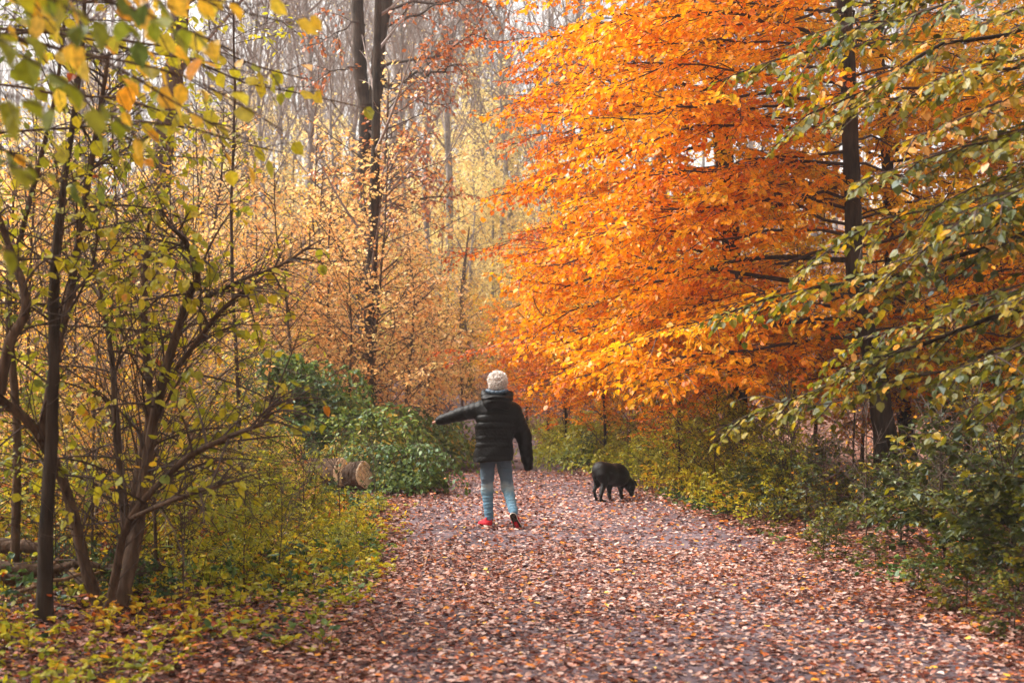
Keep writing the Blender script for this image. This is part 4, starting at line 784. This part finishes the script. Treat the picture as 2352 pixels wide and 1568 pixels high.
def sticks():
    rng = np.random.default_rng(91); labs = ['mossy fallen bough lying behind the left dark stem', 'thick grey fallen bough at the left edge below the shrub', 'pale curved stick lying between the shrub stems', 'thin brown stick crossing in front of the shrub foot', 'dark bent bough lying against the shrub foot', 'long straight fallen bough behind the shrub foot', 'short stub of bough under the left sapling', 'forked fallen stick right of the shrub foot', 'broken grey stick leaning on the left dark stem']
    data = [((-40, 1350, 9.6), (330, 1345, 9.7), .05), ((-30, 1310, 9.9), (110, 1310, 9.8), .06), ((125, 1335, 9.3), (230, 1322, 9.3), .03), ((30, 1400, 8.8), (230, 1330, 9.2), .015), ((150, 1330, 9.4), (210, 1390, 9.0), .035), ((230, 1345, 9.8), (420, 1325, 10.1), .045), ((-10, 1380, 9.0), (60, 1385, 9.1), .045), ((280, 1400, 9.4), (400, 1370, 9.7), .018), ((60, 1420, 9.), (135, 1300, 9.2), .018)]
    for (a, b, r), lb in zip(data, labs):
        A0 = np.array([X_at(a[0], a[2]), a[2], g(X_at(a[0], a[2]), a[2]) + r + max(0, D(*a)[2] * .8)]); B0 = np.array([X_at(b[0], b[2]), b[2], g(X_at(b[0], b[2]), b[2]) + r + max(0, D(*b)[2] * .8)])
        P = bough(rng, A0, B0, rng.uniform(.0, .08), 8, .06); root = thing('fallen_bough', lb, 'fallen bough', P[0], 'fallen boughs under the shrub'); o = np.array(root.location)
        V, F = trunk_mesh(P, np.linspace(r, r * .6, 8), 8, rng, .08, 4); link('bough', mk_mesh('bough', [(V - o, F, 0, None)], [M_bark_brown if r > .02 else M_bark_tan], True), root)
        S, _, _ = spawn(rng, P[None], ups(1, rng), np.array([.5]), .18, .2, .9, .35, .5, .5, 5, 0, 0., jit=.3)
        V, F = tubes(S, shoot_r(S, r * .3, .002), 4); link('twig', mk_mesh('twig', [(V - o, F, 0, None)], [M_twig]), root)
sticks()

# ------------------------------------------------------------------ smooth solids from distance fields
class Field:
    def __init__(s, lo, hi, h):
        s.h = h; s.lo = np.array(lo, float); s.n = np.ceil((np.array(hi) - s.lo) / h).astype(int) + 1
        s.ax = [s.lo[i] + h * np.arange(s.n[i]) for i in range(3)]; s.d = np.full(tuple(s.n), 1.0, np.float32)
    def region(s, lo, hi):
        i0 = np.clip(np.floor((np.array(lo) - s.lo) / s.h).astype(int), 0, s.n); i1 = np.clip(np.ceil((np.array(hi) - s.lo) / s.h).astype(int) + 1, 0, s.n)
        sl = tuple(slice(a, b) for a, b in zip(i0, i1)); X, Y, Z = np.meshgrid(*[s.ax[k][sl[k]] for k in range(3)], indexing='ij'); return sl, X, Y, Z
    def put(s, f, lo, hi, k=.02, sub=False):
        sl, X, Y, Z = s.region(np.array(lo) - .05 - k, np.array(hi) + .05 + k)
        if X.size == 0: return
        v = f(X, Y, Z); d = s.d[sl]
        if sub: s.d[sl] = np.maximum(d, -v); return
        h = np.clip(.5 + .5 * (d - v) / k, 0, 1); s.d[sl] = d * (1 - h) + v * h - k * h * (1 - h)
    def cone(s, a, b, ra, rb, k=.02, sy=1., mod=None, sub=False):
        a = np.array(a, float); b = np.array(b, float); ab = b - a; L2 = max((ab ** 2).sum(), 1e-9); R = max(ra, rb) * 1.3
        def f(X, Y, Z):
            x, y, z = X - a[0], Y - a[1], Z - a[2]; t = np.clip((x * ab[0] + y * ab[1] + z * ab[2]) / L2, 0, 1)
            r = ra + (rb - ra) * t
            if mod is not None: r = r + mod(t)
            return np.sqrt((x - ab[0] * t) ** 2 + ((y - ab[1] * t) * sy) ** 2 + (z - ab[2] * t) ** 2) - r
        s.put(f, np.minimum(a, b) - R, np.maximum(a, b) + R, k, sub)
    def ell(s, c, r, k=.02, mod=None, sub=False):
        c = np.array(c, float); r = np.array(r, float)
        def f(X, Y, Z):
            q = np.sqrt(((X - c[0]) / r[0]) ** 2 + ((Y - c[1]) / r[1]) ** 2 + ((Z - c[2]) / r[2]) ** 2); v = (q - 1) * r.min()
            return v if mod is None else v + mod(X, Y, Z)
        s.put(f, c - r * 1.3, c + r * 1.3, k, sub)
    def mesh(s):
        d = s.d; n = s.n; ins = d < 0; e = []
        occ = np.zeros(tuple(n - 1), np.int8)
        for i in (0, 1):
            for j in (0, 1):
                for k in (0, 1): occ += ins[i:n[0] - 1 + i, j:n[1] - 1 + j, k:n[2] - 1 + k]
        cells = np.argwhere((occ > 0) & (occ < 8)); acc = np.zeros((len(cells), 3)); cnt = np.zeros(len(cells))
        cor = [(i, j, k) for i in (0, 1) for j in (0, 1) for k in (0, 1)]
        for a in cor:
            for ax in range(3):
                if a[ax]: continue
                b = list(a); b[ax] = 1; pa = cells + a; pb = cells + b
                va = d[pa[:, 0], pa[:, 1], pa[:, 2]]; vb = d[pb[:, 0], pb[:, 1], pb[:, 2]]; m = (va < 0) != (vb < 0)
                t = np.where(m, va / np.where(va == vb, 1, va - vb), 0); q = np.array(a, float) + np.zeros((len(cells), 3)); q[:, ax] += t
                acc += q * m[:, None]; cnt += m
        V = s.lo + s.h * (cells + acc / np.maximum(cnt, 1)[:, None]); idx = -np.ones(tuple(n - 1), np.int64); idx[tuple(cells.T)] = np.arange(len(cells)); Fs = []
        for ax in range(3):
            o1, o2 = [(1, 2), (2, 0), (0, 1)][ax]
            A = np.take(ins, range(0, n[ax] - 1), ax); B = np.take(ins, range(1, n[ax]), ax); ed = np.argwhere(A != B)
            ed = ed[(ed[:, o1] > 0) & (ed[:, o2] > 0) & (ed[:, o1] < n[o1] - 1) & (ed[:, o2] < n[o2] - 1)]
            if len(ed) == 0: continue
            def c(u, v):
                q = ed.copy(); q[:, o1] -= u; q[:, o2] -= v; return idx[q[:, 0], q[:, 1], q[:, 2]]
            F = np.stack([c(0, 0), c(1, 0), c(1, 1), c(0, 1)], 1); fl = ~ins[tuple(ed.T)]; F[fl] = F[fl][:, ::-1]; Fs.append(F)
        F = np.concatenate(Fs); F = F[(F >= 0).all(1)]
        return V, F[:, ::-1]
def solid(name, field, root, mats, smooth_it=2, parent=None):
    V, F = field.mesh()
    for _ in range(smooth_it):
        acc = np.zeros_like(V); c = np.zeros(len(V))
        for i in range(4):
            j = (i + 1) % 4; np.add.at(acc, F[:, i], V[F[:, j]]); np.add.at(acc, F[:, j], V[F[:, i]]); np.add.at(c, F[:, i], 1); np.add.at(c, F[:, j], 1)
        V = .5 * V + .5 * acc / np.maximum(c, 1)[:, None]
    return link(name, mk_mesh(name, [(V - np.array(root.location), F, 0, None)], mats, True), parent or root)

# ------------------------------------------------------------------ the walker
M_skin = plain_mat('skin', (.55, .30, .21), .55, .35, 30, .12, .05)
M_hair = plain_mat('white_hair', (.80, .73, .68), .8, .2, 70, .2, .5)
M_hair_base = plain_mat('hair_base', (.42, .35, .31), .85, .1, 60, .3, .6)  # darker base hair that shows between the pale curls
M_jacket = plain_mat('black_quilted_nylon', (.002, .0016, .002), .5, .17, 55, .4, .5)
M_lining = plain_mat('blue_grey_lining', (.04, .065, .095), .55, .3, 40, .25, .3)
M_red = plain_mat('red_canvas', (.42, .012, .025), .8, .3, 80, .2, .2)
M_sole = plain_mat('dark_rubber_sole', (.035, .024, .020), .75, .3, 140, .6, .8)
M_rubber = plain_mat('white_rubber', (.62, .52, .45), .6, .4, 60, .15, .1)
def denim():
    m, t, out = new_mat('faded_denim'); p = t.nodes.new('ShaderNodeBsdfPrincipled'); p.inputs['Roughness'].default_value = .9; p.inputs['Specular IOR Level'].default_value = .15
    tc = t.nodes.new('ShaderNodeTexCoord'); sx = t.nodes.new('ShaderNodeSeparateXYZ'); t.links.new(tc.outputs['Object'], sx.inputs[0])
    n = t.nodes.new('ShaderNodeTexNoise'); n.inputs['Scale'].default_value = 9; n.inputs['Detail'].default_value = 5; t.links.new(tc.outputs['Object'], n.inputs['Vector'])
    a = t.nodes.new('ShaderNodeMath'); a.operation = 'MULTIPLY_ADD'; a.inputs[1].default_value = .14; t.links.new(n.outputs[0], a.inputs[0]); t.links.new(sx.outputs['Z'], a.inputs[2])
    r = ramp(t, [(.05, (.095, .185, .27)), (.30, (.115, .22, .31)), (.44, (.14, .25, .33)), (.50, (.29, .36, .39)), (.56, (.11, .16, .21)), (.70, (.075, .11, .15)), (.85, (.05, .065, .085))]); t.links.new(a.outputs[0], r.inputs[0])
    t.links.new(r.outputs[0], p.inputs['Base Color']); n2 = t.nodes.new('ShaderNodeTexNoise'); n2.inputs['Scale'].default_value = 22; n2.inputs['Detail'].default_value = 2
    mp = t.nodes.new('ShaderNodeMapping'); mp.inputs['Scale'].default_value = (.6, .6, 1.6); t.links.new(tc.outputs['Object'], mp.inputs[0]); t.links.new(mp.outputs[0], n2.inputs['Vector'])
    b = t.nodes.new('ShaderNodeBump'); b.inputs['Strength'].default_value = .7; b.inputs['Distance'].default_value = .025; t.links.new(n2.outputs[0], b.inputs['Height']); t.links.new(b.outputs[0], p.inputs['Normal'])
    t.links.new(p.outputs[0], out.inputs[0]); return m
M_denim = denim()

def hand(F, wrist, d, back, thumb, s=1., curl=.5):
    """palm, four unequal bent fingers and a thumb from the side of the palm"""
    d = nrm(np.array(d, float)); back = nrm(np.array(back, float)); side = nrm(np.cross(d, back)) * thumb; w = np.array(wrist, float)
    for q in (-.022, 0, .022): F.cone(w + side * q * .7, w + d * .085 * s + side * q, .017 * s, .014 * s, .012)
    for q, L in ((.030, .068), (.010, .078), (-.010, .072), (-.029, .056)):
        p = w + d * .088 * s + side * q; dd = d
        for seg, sl in enumerate((.42, .32, .26)):
            e = p + dd * L * sl * s; F.cone(p, e, (.0095, .0088, .0082)[seg] * s, (.0088, .0082, .0072)[seg] * s, .004); p = e; dd = nrm(dd - back * curl)
    p = w + d * .025 * s + side * .026; e = p + (d * .6 + side * .75) * .036; F.cone(p, e, .013, .011, .01); F.cone(e, e + (d * .9 + side * .2 - back * .3) * .034, .010, .008, .006)

def walker():
    Y = 14.92
    foot = D(1122, 1212, Y); gzz = g(foot[0], Y)
    root = thing('person', 'person in a black quilted jacket and faded jeans walking away with left arm held out', 'person', (-.17, Y, gzz))
    W_ = lambda x, y, dy=0.: D(x, y, Y + dy)
    ns = lambda X, Yy, Z, f: np.sin(X * f + 1.3 * np.sin(Z * f * .7)) * np.sin(Yy * f * 1.1 + 2) * np.sin(Z * f * .9 + np.sin(X * f * .8))
    # joints
    head = W_(1143, 879, .02); neck = W_(1143, 905, -.01); chest = W_(1142, 950, 0); pelvis = W_(1136, 1035, 0)
    shL, elL, wrL = W_(1104, 934), W_(1058, 950, .05), W_(1016, 963, .12)
    shR, elR, wrR = W_(1181, 936), W_(1203, 1000, .03), W_(1212, 1060, .08)
    hipL, knL, anL = W_(1120, 1050), W_(1119, 1125, .07), W_(1124, 1196, .03)
    hipR, knR, anR = W_(1156, 1050), W_(1166, 1120, .05), W_(1180, 1180, -.22)
    # body
    B = Field((-.85, Y - .5, gzz - .02), (.32, Y + .40, 1.66), .0065)
    B.ell(head + UP * .01, (.070, .088, .098), .02); B.ell(head + np.array([0, .055, -.045]), (.05, .045, .055), .03)
    B.cone(head + np.array([0, .098, -.005]), head + np.array([0, .112, -.03]), .010, .014, .012)                       # nose
    for q in (-1, 1):
        B.ell(head + np.array([q * .078, .0, -.015]), (.010, .02, .032), .008)                                           # ears
        B.ell(head + np.array([q * .031, .088, .012]), (.014, .012, .011), .004); B.ell(head + np.array([q * .03, .105, .012]), (.014, .010, .006), .003, sub=True)
    B.cone(head + np.array([-.022, .098, -.062]), head + np.array([.022, .098, -.062]), .008, .008, .006)                # mouth
    B.cone(head + np.array([0, -.01, -.06]), neck - UP * .06, .052, .06, .03)
    B.cone(shL, shR, .06, .06, .05); B.cone(chest - np.array([.06, 0, 0]), chest + np.array([.06, 0, 0]), .085, .085, .04); B.cone(chest, pelvis, .095, .09, .04); B.cone(hipL + UP * .07, hipR + UP * .07, .075, .075, .05)
    for a, b, c, r in ((shL, elL, wrL, (.05, .038, .027)), (shR, elR, wrR, (.05, .038, .027))): B.cone(a, b, r[0], r[1]); B.cone(b, c, r[1], r[2])
    for a, b, c in ((hipL, knL, anL), (hipR, knR, anR)): B.cone(a, b, .066, .046); B.cone(b, c, .044, .032)
    B.cone(anL, anL + np.array([0, .13, -.05]), .033, .026); B.cone(anR, anR + np.array([.012, .03, -.05]), .028, .018)
    hand(B, wrL, wrL - elL, (0, 0, 1), 1, .9, .35); hand(B, wrR, wrR - elR, (1, .2, 0), -1, .9, .3)
    solid('body', B, root, [M_skin], 1)
    # curly white hair
    H = Field(head - .15, head + .15, .0045)
    H.ell(head + np.array([0, -.012, .020]), (.081, .084, .086), .01, lambda X, Y_, Z: .010 * ns(X, Y_, Z, 60) + .003 * ns(X + 3, Y_, Z, 150) + .0025 * ns(X, Y_ + 2, Z, 330) + np.clip(Y_ - head[1] - .055, 0, 1) * .8 * (Z < head[2] + .055))
    H.ell(head + np.array([0, -.035, -.045]), (.075, .06, .05), .03, lambda X, Y_, Z: .005 * ns(X, Y_, Z, 110))
    hr = solid('hair', H, root, [M_hair_base], 1)
    rg = np.random.default_rng(3); n = 800; v = nrm(rg.normal(0, 1, (n, 3))); v = v[(v[:, 1] < .45) & (v[:, 2] > -.75)]; n = len(v)
    p = head + np.array([0, -.016, .018]) + v * np.array([.079, .084, .089]); t1 = nrm(np.cross(v, rg.normal(0, 1, (n, 3)))); ra = rg.uniform(.009, .019, n); th = np.linspace(0, 4.2, 7)
    p = p + v * rg.uniform(-.006, .012, (n, 1)); P = p[:, None] + ra[:, None, None] * (np.sin(th)[None, :, None] * t1[:, None] + (1 - np.cos(th))[None, :, None] * v[:, None] * .8 - .25 * th[None, :, None] * UP * .25)
    V, F = tubes(P, np.outer(np.full(n, .0040), np.linspace(1, .4, 7)), 3); link('curls', mk_mesh('curls', [(V - np.array(root.location), F, 0, None)], [M_hair], True), hr)
    # jacket
    J = Field((-.86, Y - .34, .55), (.34, Y + .38, 1.55), .0065)
    zt, zb = W_(1140, 922)[2], W_(1140, 1057)[2]; zs = np.array([zb, W_(0, 1040)[2], W_(0, 1020)[2], W_(0, 985)[2], W_(0, 955)[2], W_(0, 935)[2], zt + .01])
    cx = np.interp; L_ = [W_(x, 0)[0] for x in (1085, 1086, 1089, 1091, 1093, 1097, 1116)]; R_ = [W_(x, 0)[0] for x in (1182, 1182, 1181, 1184, 1188, 1190, 1172)]
    seams = np.array([W_(0, y)[2] for y in (924, 937, 952, 969, 984, 992, 1000, 1008, 1016, 1026, 1047, 1062)])[::-1]
    def baffle(Z):
        i = np.clip(np.searchsorted(seams, Z), 1, len(seams) - 1); a = seams[i - 1]; b = seams[i]; u = np.clip((Z - a) / (b - a), 0, 1); return np.sqrt(np.clip(4 * u * (1 - u), 0, 1)) * np.clip((b - a) * .13, .003, .012) * (.75 + .5 * np.sin(a * 97))
    def torso(X, Y_, Z):
        l = np.interp(Z, zs, L_); r = np.interp(Z, zs, R_); c = (l + r) / 2; a = (r - l) / 2; b = np.interp(Z, zs, [.165, .16, .145, .14, .14, .125, .08])
        x = (X - c) / a; y = (Y_ - Y) / b; q = (np.abs(x) ** 2.5 + np.abs(y) ** 2.5) ** .4
        e = (q - 1) * b - baffle(Z + .010 * np.sin(X * 9) + .006 * ns(X, Y_, Z, 30)) + .008 + .009 * ns(X, Y_, Z, 17) + .002 * ns(X, Y_, Z, 90)
        return np.maximum(np.maximum(e, zb + .012 * np.sin(X * 6 + 1) - Z + 0 * X), Z - zt - .01)
    J.put(torso, (-.5, Y - .25, zb - .02), (.15, Y + .25, zt + .03), .02)
    sm = lambda n: (lambda t: .007 * np.sqrt(np.abs(np.sin(t * n * pi))) - .003)
    J.cone(shL + np.array([.03, 0, -.01]), elL, .088, .070, .035, mod=sm(4)); J.cone(elL, wrL + (wrL - elL) * .12, .070, .052, .03, mod=sm(4)); J.cone(wrL + (wrL - elL) * .1, wrL + (wrL - elL) * .22, .045, .043, .006)
    J.cone(shR + np.array([-.02, 0, -.02]), elR, .090, .078, .04, mod=sm(5)); J.cone(elR, wrR, .078, .060, .03, mod=sm(4)); J.cone(wrR, wrR + (wrR - elR) * .2, .052, .050, .006)
    J.cone(wrL + (wrL - elL) * .24, wrL + (wrL - elL) * .6, .033, .033, .004, sub=True); J.cone(wrR + (wrR - elR) * .22, wrR + (wrR - elR) * .6, .038, .038, .004, sub=True)
    jk = solid('jacket', J, root, [M_jacket], 1)
    # hood hanging behind the neck, pale blue lining showing at its rim
    c = W_(1142, 912, -.10); Hd = Field(c - .24, c + .24, .006)
    Hd.ell(c + np.array([0, .02, -.008]), (.142, .125, .058), .02, lambda X, Y_, Z: .006 * ns(X, Y_, Z, 34) + .004 * np.sin((Z - c[2]) * 120 + 3 * np.sin(X * 10)))
    Hd.cone(W_(1112, 902, -.04), W_(1122, 930, -.12), .036, .03, .05); Hd.cone(W_(1171, 904, -.04), W_(1164, 932, -.12), .036, .03, .05); Hd.cone(W_(1122, 928, -.13), W_(1163, 930, -.13), .04, .04, .05)
    Hd.ell(c + np.array([0, .10, .05]), (.085, .10, .06), .01, sub=True)
    hd = solid('hood', Hd, root, [M_jacket], 1, jk)
    c2 = W_(1142, 899, -.02); Ln = Field(c2 - .2, c2 + .2, .006)
    pts = [c2 + np.array([.105 * cos(a), .10 * sin(a) - .02, .012 * cos(a * 2) - .010 + .014 * (sin(a) < 0)]) for a in np.linspace(-pi, pi, 17)]
    for p, q in zip(pts[:-1], pts[1:]): Ln.cone(p, q, .019, .019, .012)
    solid('hood_lining', Ln, root, [M_lining], 1, jk)
    # jeans
    Jn = Field((-.45, Y - .45, gzz), (.12, Y + .25, .86), .006)
    cr = lambda n, ph: (lambda t: .0022 * np.sin(t * n + ph) + .0015 * np.sin(t * n * 2.3))
    Jn.cone(hipL + np.array([0, 0, .06]), hipR + np.array([0, 0, .06]), .10, .10, .04)
    Jn.cone(hipL, knL, .086, .061, .02, mod=cr(14, 0)); Jn.cone(knL, anL + UP * .03, .060, .047, .03, mod=cr(24, 1)); Jn.cone(hipR, knR, .086, .061, .02, mod=cr(14, 2)); Jn.cone(knR, anR + UP * .02, .060, .047, .03, mod=cr(24, 0))
    Jn.cone(anL + UP * .0, anL - UP * .12, .035, .035, .004, sub=True)
    solid('jeans', Jn, root, [M_denim], 1)
    # shoes: planted left, trailing right on its toe with the sole turned to the camera
    def shoe(heel, fwd, upv, L, nm):
        fwd = nrm(np.array(fwd, float)); upv = nrm(np.array(upv, float) - fwd * np.dot(fwd, upv)); sd = np.cross(fwd, upv); h = np.array(heel, float)
        lo = np.minimum(h, h + fwd * L) - .12; hi = np.maximum(h, h + fwd * L) + .14
        U_ = Field(lo, hi, .0045)
        U_.cone(h + upv * .045, h + fwd * L * .45 + upv * .04, .037, .040, .02); U_.cone(h + fwd * L * .4 + upv * .035, h + fwd * L * .82 + upv * .022, .042, .036, .02); U_.cone(h + upv * .05 + fwd * .01, h + upv * .085 + fwd * .012, .034, .036, .015)
        U_.cone(h + upv * .09, h + upv * .16, .028, .028, .004, sub=True)
        sh = solid('shoe', U_, root, [M_red], 1)
        for nme, z0, z1, ex, mt in (('sole_edge', .004, .026, .0, M_rubber), ('sole', -.006, .004, -.003, M_sole)):
            S_ = Field(lo, hi, .0035)
            def f(X, Y_, Z):
                x, y, z = X - h[0], Y_ - h[1], Z - h[2]; u = x * fwd[0] + y * fwd[1] + z * fwd[2]; v = x * sd[0] + y * sd[1] + z * sd[2]; w = x * upv[0] + y * upv[1] + z * upv[2]
                wd = np.interp(u / L, [-.14, -.08, 0, .3, .62, .82, .95, 1.0], [.0, .028, .037, .034, .047, .043, .026, .0]) + ex; e = np.abs(v) - wd
                tr = 0 if mt is M_rubber else .0025 * (np.sin(u * 260) > .2)
                return np.maximum(np.maximum(e, w - z1), z0 - w + tr)
            S_.put(f, lo, hi, .001); solid(nme, S_, root, [mt], 1, sh)
    shoe(anL + np.array([-.012, -.03, -.065 + gzz - (anL[2] - .075)]) if False else np.array([anL[0] - .004, Y - .02, gzz + .012]), (-.45, .9, 0), (0, 0, 1), .235, 'l')
    toe = D(1190, 1219, Y - .27); heel = D(1178, 1183, Y - .26)
    toe[2] = max(toe[2], g(toe[0], toe[1]) + .02)
    shoe(heel, (toe - heel) + np.array([0, .07, 0]), (.05, .95, .35), .225, 'r')
walker()

# ------------------------------------------------------------------ the dog
def dog():
    M_coat = plain_mat('black_coat', (.003, .0022, .0024), .45, .22, 130, .6, .7); M_collar = plain_mat('grey_collar', (.42, .36, .36), .5, .4, 40, .2, .1)
    Q = lambda cx, cy, Y: D((1440 + cx / 9.225) * 2352 / 2560, (1120 + cy / 9.225) * 2352 / 2560, Y)
    root = thing('dog', 'black dog sniffing the ground at the right edge of the path', 'dog', (Q(700, 1200, 18.1)[0], 18.1, g(Q(700, 1200, 18.1)[0], 18.1)))
    lo = np.array([Q(380, 0, 18)[0] - .06, 17.6, -.02]); hi = np.array([Q(1420, 0, 18)[0] + .06, 18.65, .62]); F = Field(lo, hi, .005)
    F.cone(Q(575, 500, 17.98), Q(700, 560, 18.05), .115, .125, .06); F.cone(Q(700, 560, 18.05), Q(930, 640, 18.22), .118, .138, .06); F.cone(Q(930, 560, 18.22), Q(1010, 620, 18.28), .125, .12, .06)
    F.cone(Q(1000, 575, 18.28), Q(1190, 780, 18.36), .098, .064, .045); F.cone(Q(1190, 790, 18.36), Q(1250, 860, 18.38), .07, .066, .04)
    F.ell(Q(1245, 850, 18.38), (.058, .06, .066), .03); F.cone(Q(1255, 900, 18.38), Q(1285, 1050, 18.36), .046, .030, .03); F.ell(Q(1288, 1072, 18.36), (.014, .014, .01), .006)
    gl = lambda p: g(p[0], p[1])
    def leg(pts, rs, paw):
        P = [Q(*p) for p in pts]; P[-1][2] = max(P[-1][2], gl(P[-1]) + rs[-1] * .7 + .012)
        for a, b, ra, rb in zip(P[:-1], P[1:], rs[:-1], rs[1:]): F.cone(a, b, ra, rb, .022)
        e = P[-1]; F.cone(e, e + np.array([.035, .012, -.006]) * paw, rs[-1] * 1.15, rs[-1] * .95, .01)
    leg([(600, 600, 17.93), (655, 800, 17.92), (572, 1065, 17.86), (575, 1180, 17.87), (600, 1275, 17.88)], [.085, .046, .020, .017, .019], 1)
    leg([(500, 640, 18.05), (490, 820, 18.08), (420, 955, 18.05), (440, 1080, 18.07), (475, 1185, 18.1)], [.072, .040, .019, .016, .018], 1)
    leg([(800, 720, 18.15), (765, 900, 18.17), (770, 1080, 18.17), (785, 1245, 18.18)], [.065, .034, .022, .018], 1)
    leg([(1010, 760, 18.38), (1030, 900, 18.40), (1040, 1060, 18.42), (1055, 1180, 18.44)], [.06, .034, .020, .017], .7)
    # tail tucked along the rump
    F.cone(Q(460, 480, 17.97), Q(425, 640, 17.95), .026, .02, .02); F.cone(Q(425, 640, 17.95), Q(440, 780, 17.95), .02, .012, .015)
    # near ear hanging, far ear flicked out
    F.cone(Q(1290, 745, 18.42), Q(1350, 775, 18.44), .024, .020, .018); F.cone(Q(1350, 775, 18.44), Q(1408, 850, 18.45), .018, .012, .010); F.cone(Q(1225, 800, 18.31), Q(1215, 900, 18.29), .024, .014, .015)
    solid('body', F, root, [M_coat], 1)
    a, b = Q(1075, 775, 18.3), Q(1250, 680, 18.36); cc = (a + b) / 2 + np.array([0, .0, 0]); ax = nrm(Q(1250, 860, 18.4) - Q(1000, 560, 18.28)); u = nrm(b - a); v = np.cross(ax, u); n = 28
    th = np.arange(n) * 2 * pi / n; r = np.linalg.norm(b - a) / 2 + .006; cc = Q(1165, 735, 18.345)
    P = cc + r * (np.cos(th)[:, None] * u + np.sin(th)[:, None] * v); V = np.concatenate([P + ax * .009 + 0, P - ax * .009, cc + (P - cc) * .93 + ax * .009, cc + (P - cc) * .93 - ax * .009]); i = np.arange(n); j = (i + 1) % n
    Fc = np.concatenate([np.stack([i, j, j + n, i + n], 1), np.stack([i + 2 * n, j + 2 * n, j, i], 1), np.stack([i + n, j + n, j + 3 * n, i + 3 * n], 1)])
    link('collar', mk_mesh('collar', [(V - np.array(root.location), Fc, 0, None)], [M_collar], True), root)
dog()

# ------------------------------------------------------------------ haze
def haze():
    lo = np.array([-130, -45, -2.5]); hi = np.array([130, 165, 45.]); V = np.array([[(lo, hi)[i][0], (lo, hi)[j][1], (lo, hi)[k][2]] for i in (0, 1) for j in (0, 1) for k in (0, 1)])
    F = np.array([(0, 1, 3, 2), (4, 6, 7, 5), (0, 4, 5, 1), (2, 3, 7, 6), (0, 2, 6, 4), (1, 5, 7, 3)])
    m, t, out = new_mat('haze'); p = t.nodes.new('ShaderNodeVolumePrincipled'); p.inputs['Density'].default_value = HAZE; p.inputs['Color'].default_value = (1.0, .945, .93, 1); p.inputs['Anisotropy'].default_value = .2
    t.links.new(p.outputs[0], out.inputs['Volume'])
    o = link('haze', mk_mesh('haze', [(V, F, 0, None)], [m])); tag(o, 'pale autumn haze between the trees', kind='stuff')
HAZE = .0010
haze()

# ------------------------------------------------------------------ labels that tell the repeats apart
MARKS = [(40, 'the left edge'), (250, 'the twisted shrub'), (440, 'the tan stem'), (640, 'the bramble mound'), (845, 'the forked oak'), (1065, 'the far path bend'), (1190, 'the walker'), (1410, 'the dog'), (1515, 'the pale grey trunk'), (1690, 'the thick orange beech'), (1990, 'the slender dark beech'), (2320, 'the right edge')]
groups = {}
for o, desc, xd, Y, s in PLACED:
    k = int(np.argmin([abs(xd - m[0]) for m in MARKS])); band = 'close in front' if Y < 13 else 'behind' if Y < 36 else 'far behind'
    if MARKS[k][1] in ('the left edge', 'the right edge'): band = {'close in front': 'near', 'behind': 'deeper in at', 'far behind': 'far back at'}[band]
    groups.setdefault((desc, band, MARKS[k][1]), []).append((xd, o))
ORD = ['leftmost', 'second', 'third', 'fourth', 'fifth', 'sixth', 'seventh', 'eighth', 'ninth', 'tenth', 'eleventh', 'twelfth']
NUM = {2: 'two', 3: 'three', 4: 'four', 5: 'five', 6: 'six', 7: 'seven', 8: 'eight', 9: 'nine', 10: 'ten', 11: 'eleven'}
for (desc, band, mk), L_ in groups.items():
    L_.sort(key=lambda q: q[0]); n = len(L_)
    for i, (_, o) in enumerate(L_):
        o['label'] = f'{desc} {band} {mk}' if n == 1 else f'{ORD[i] if i < n - 1 else "rightmost"} of {NUM.get(n, "many")}: {desc} {band} {mk}'
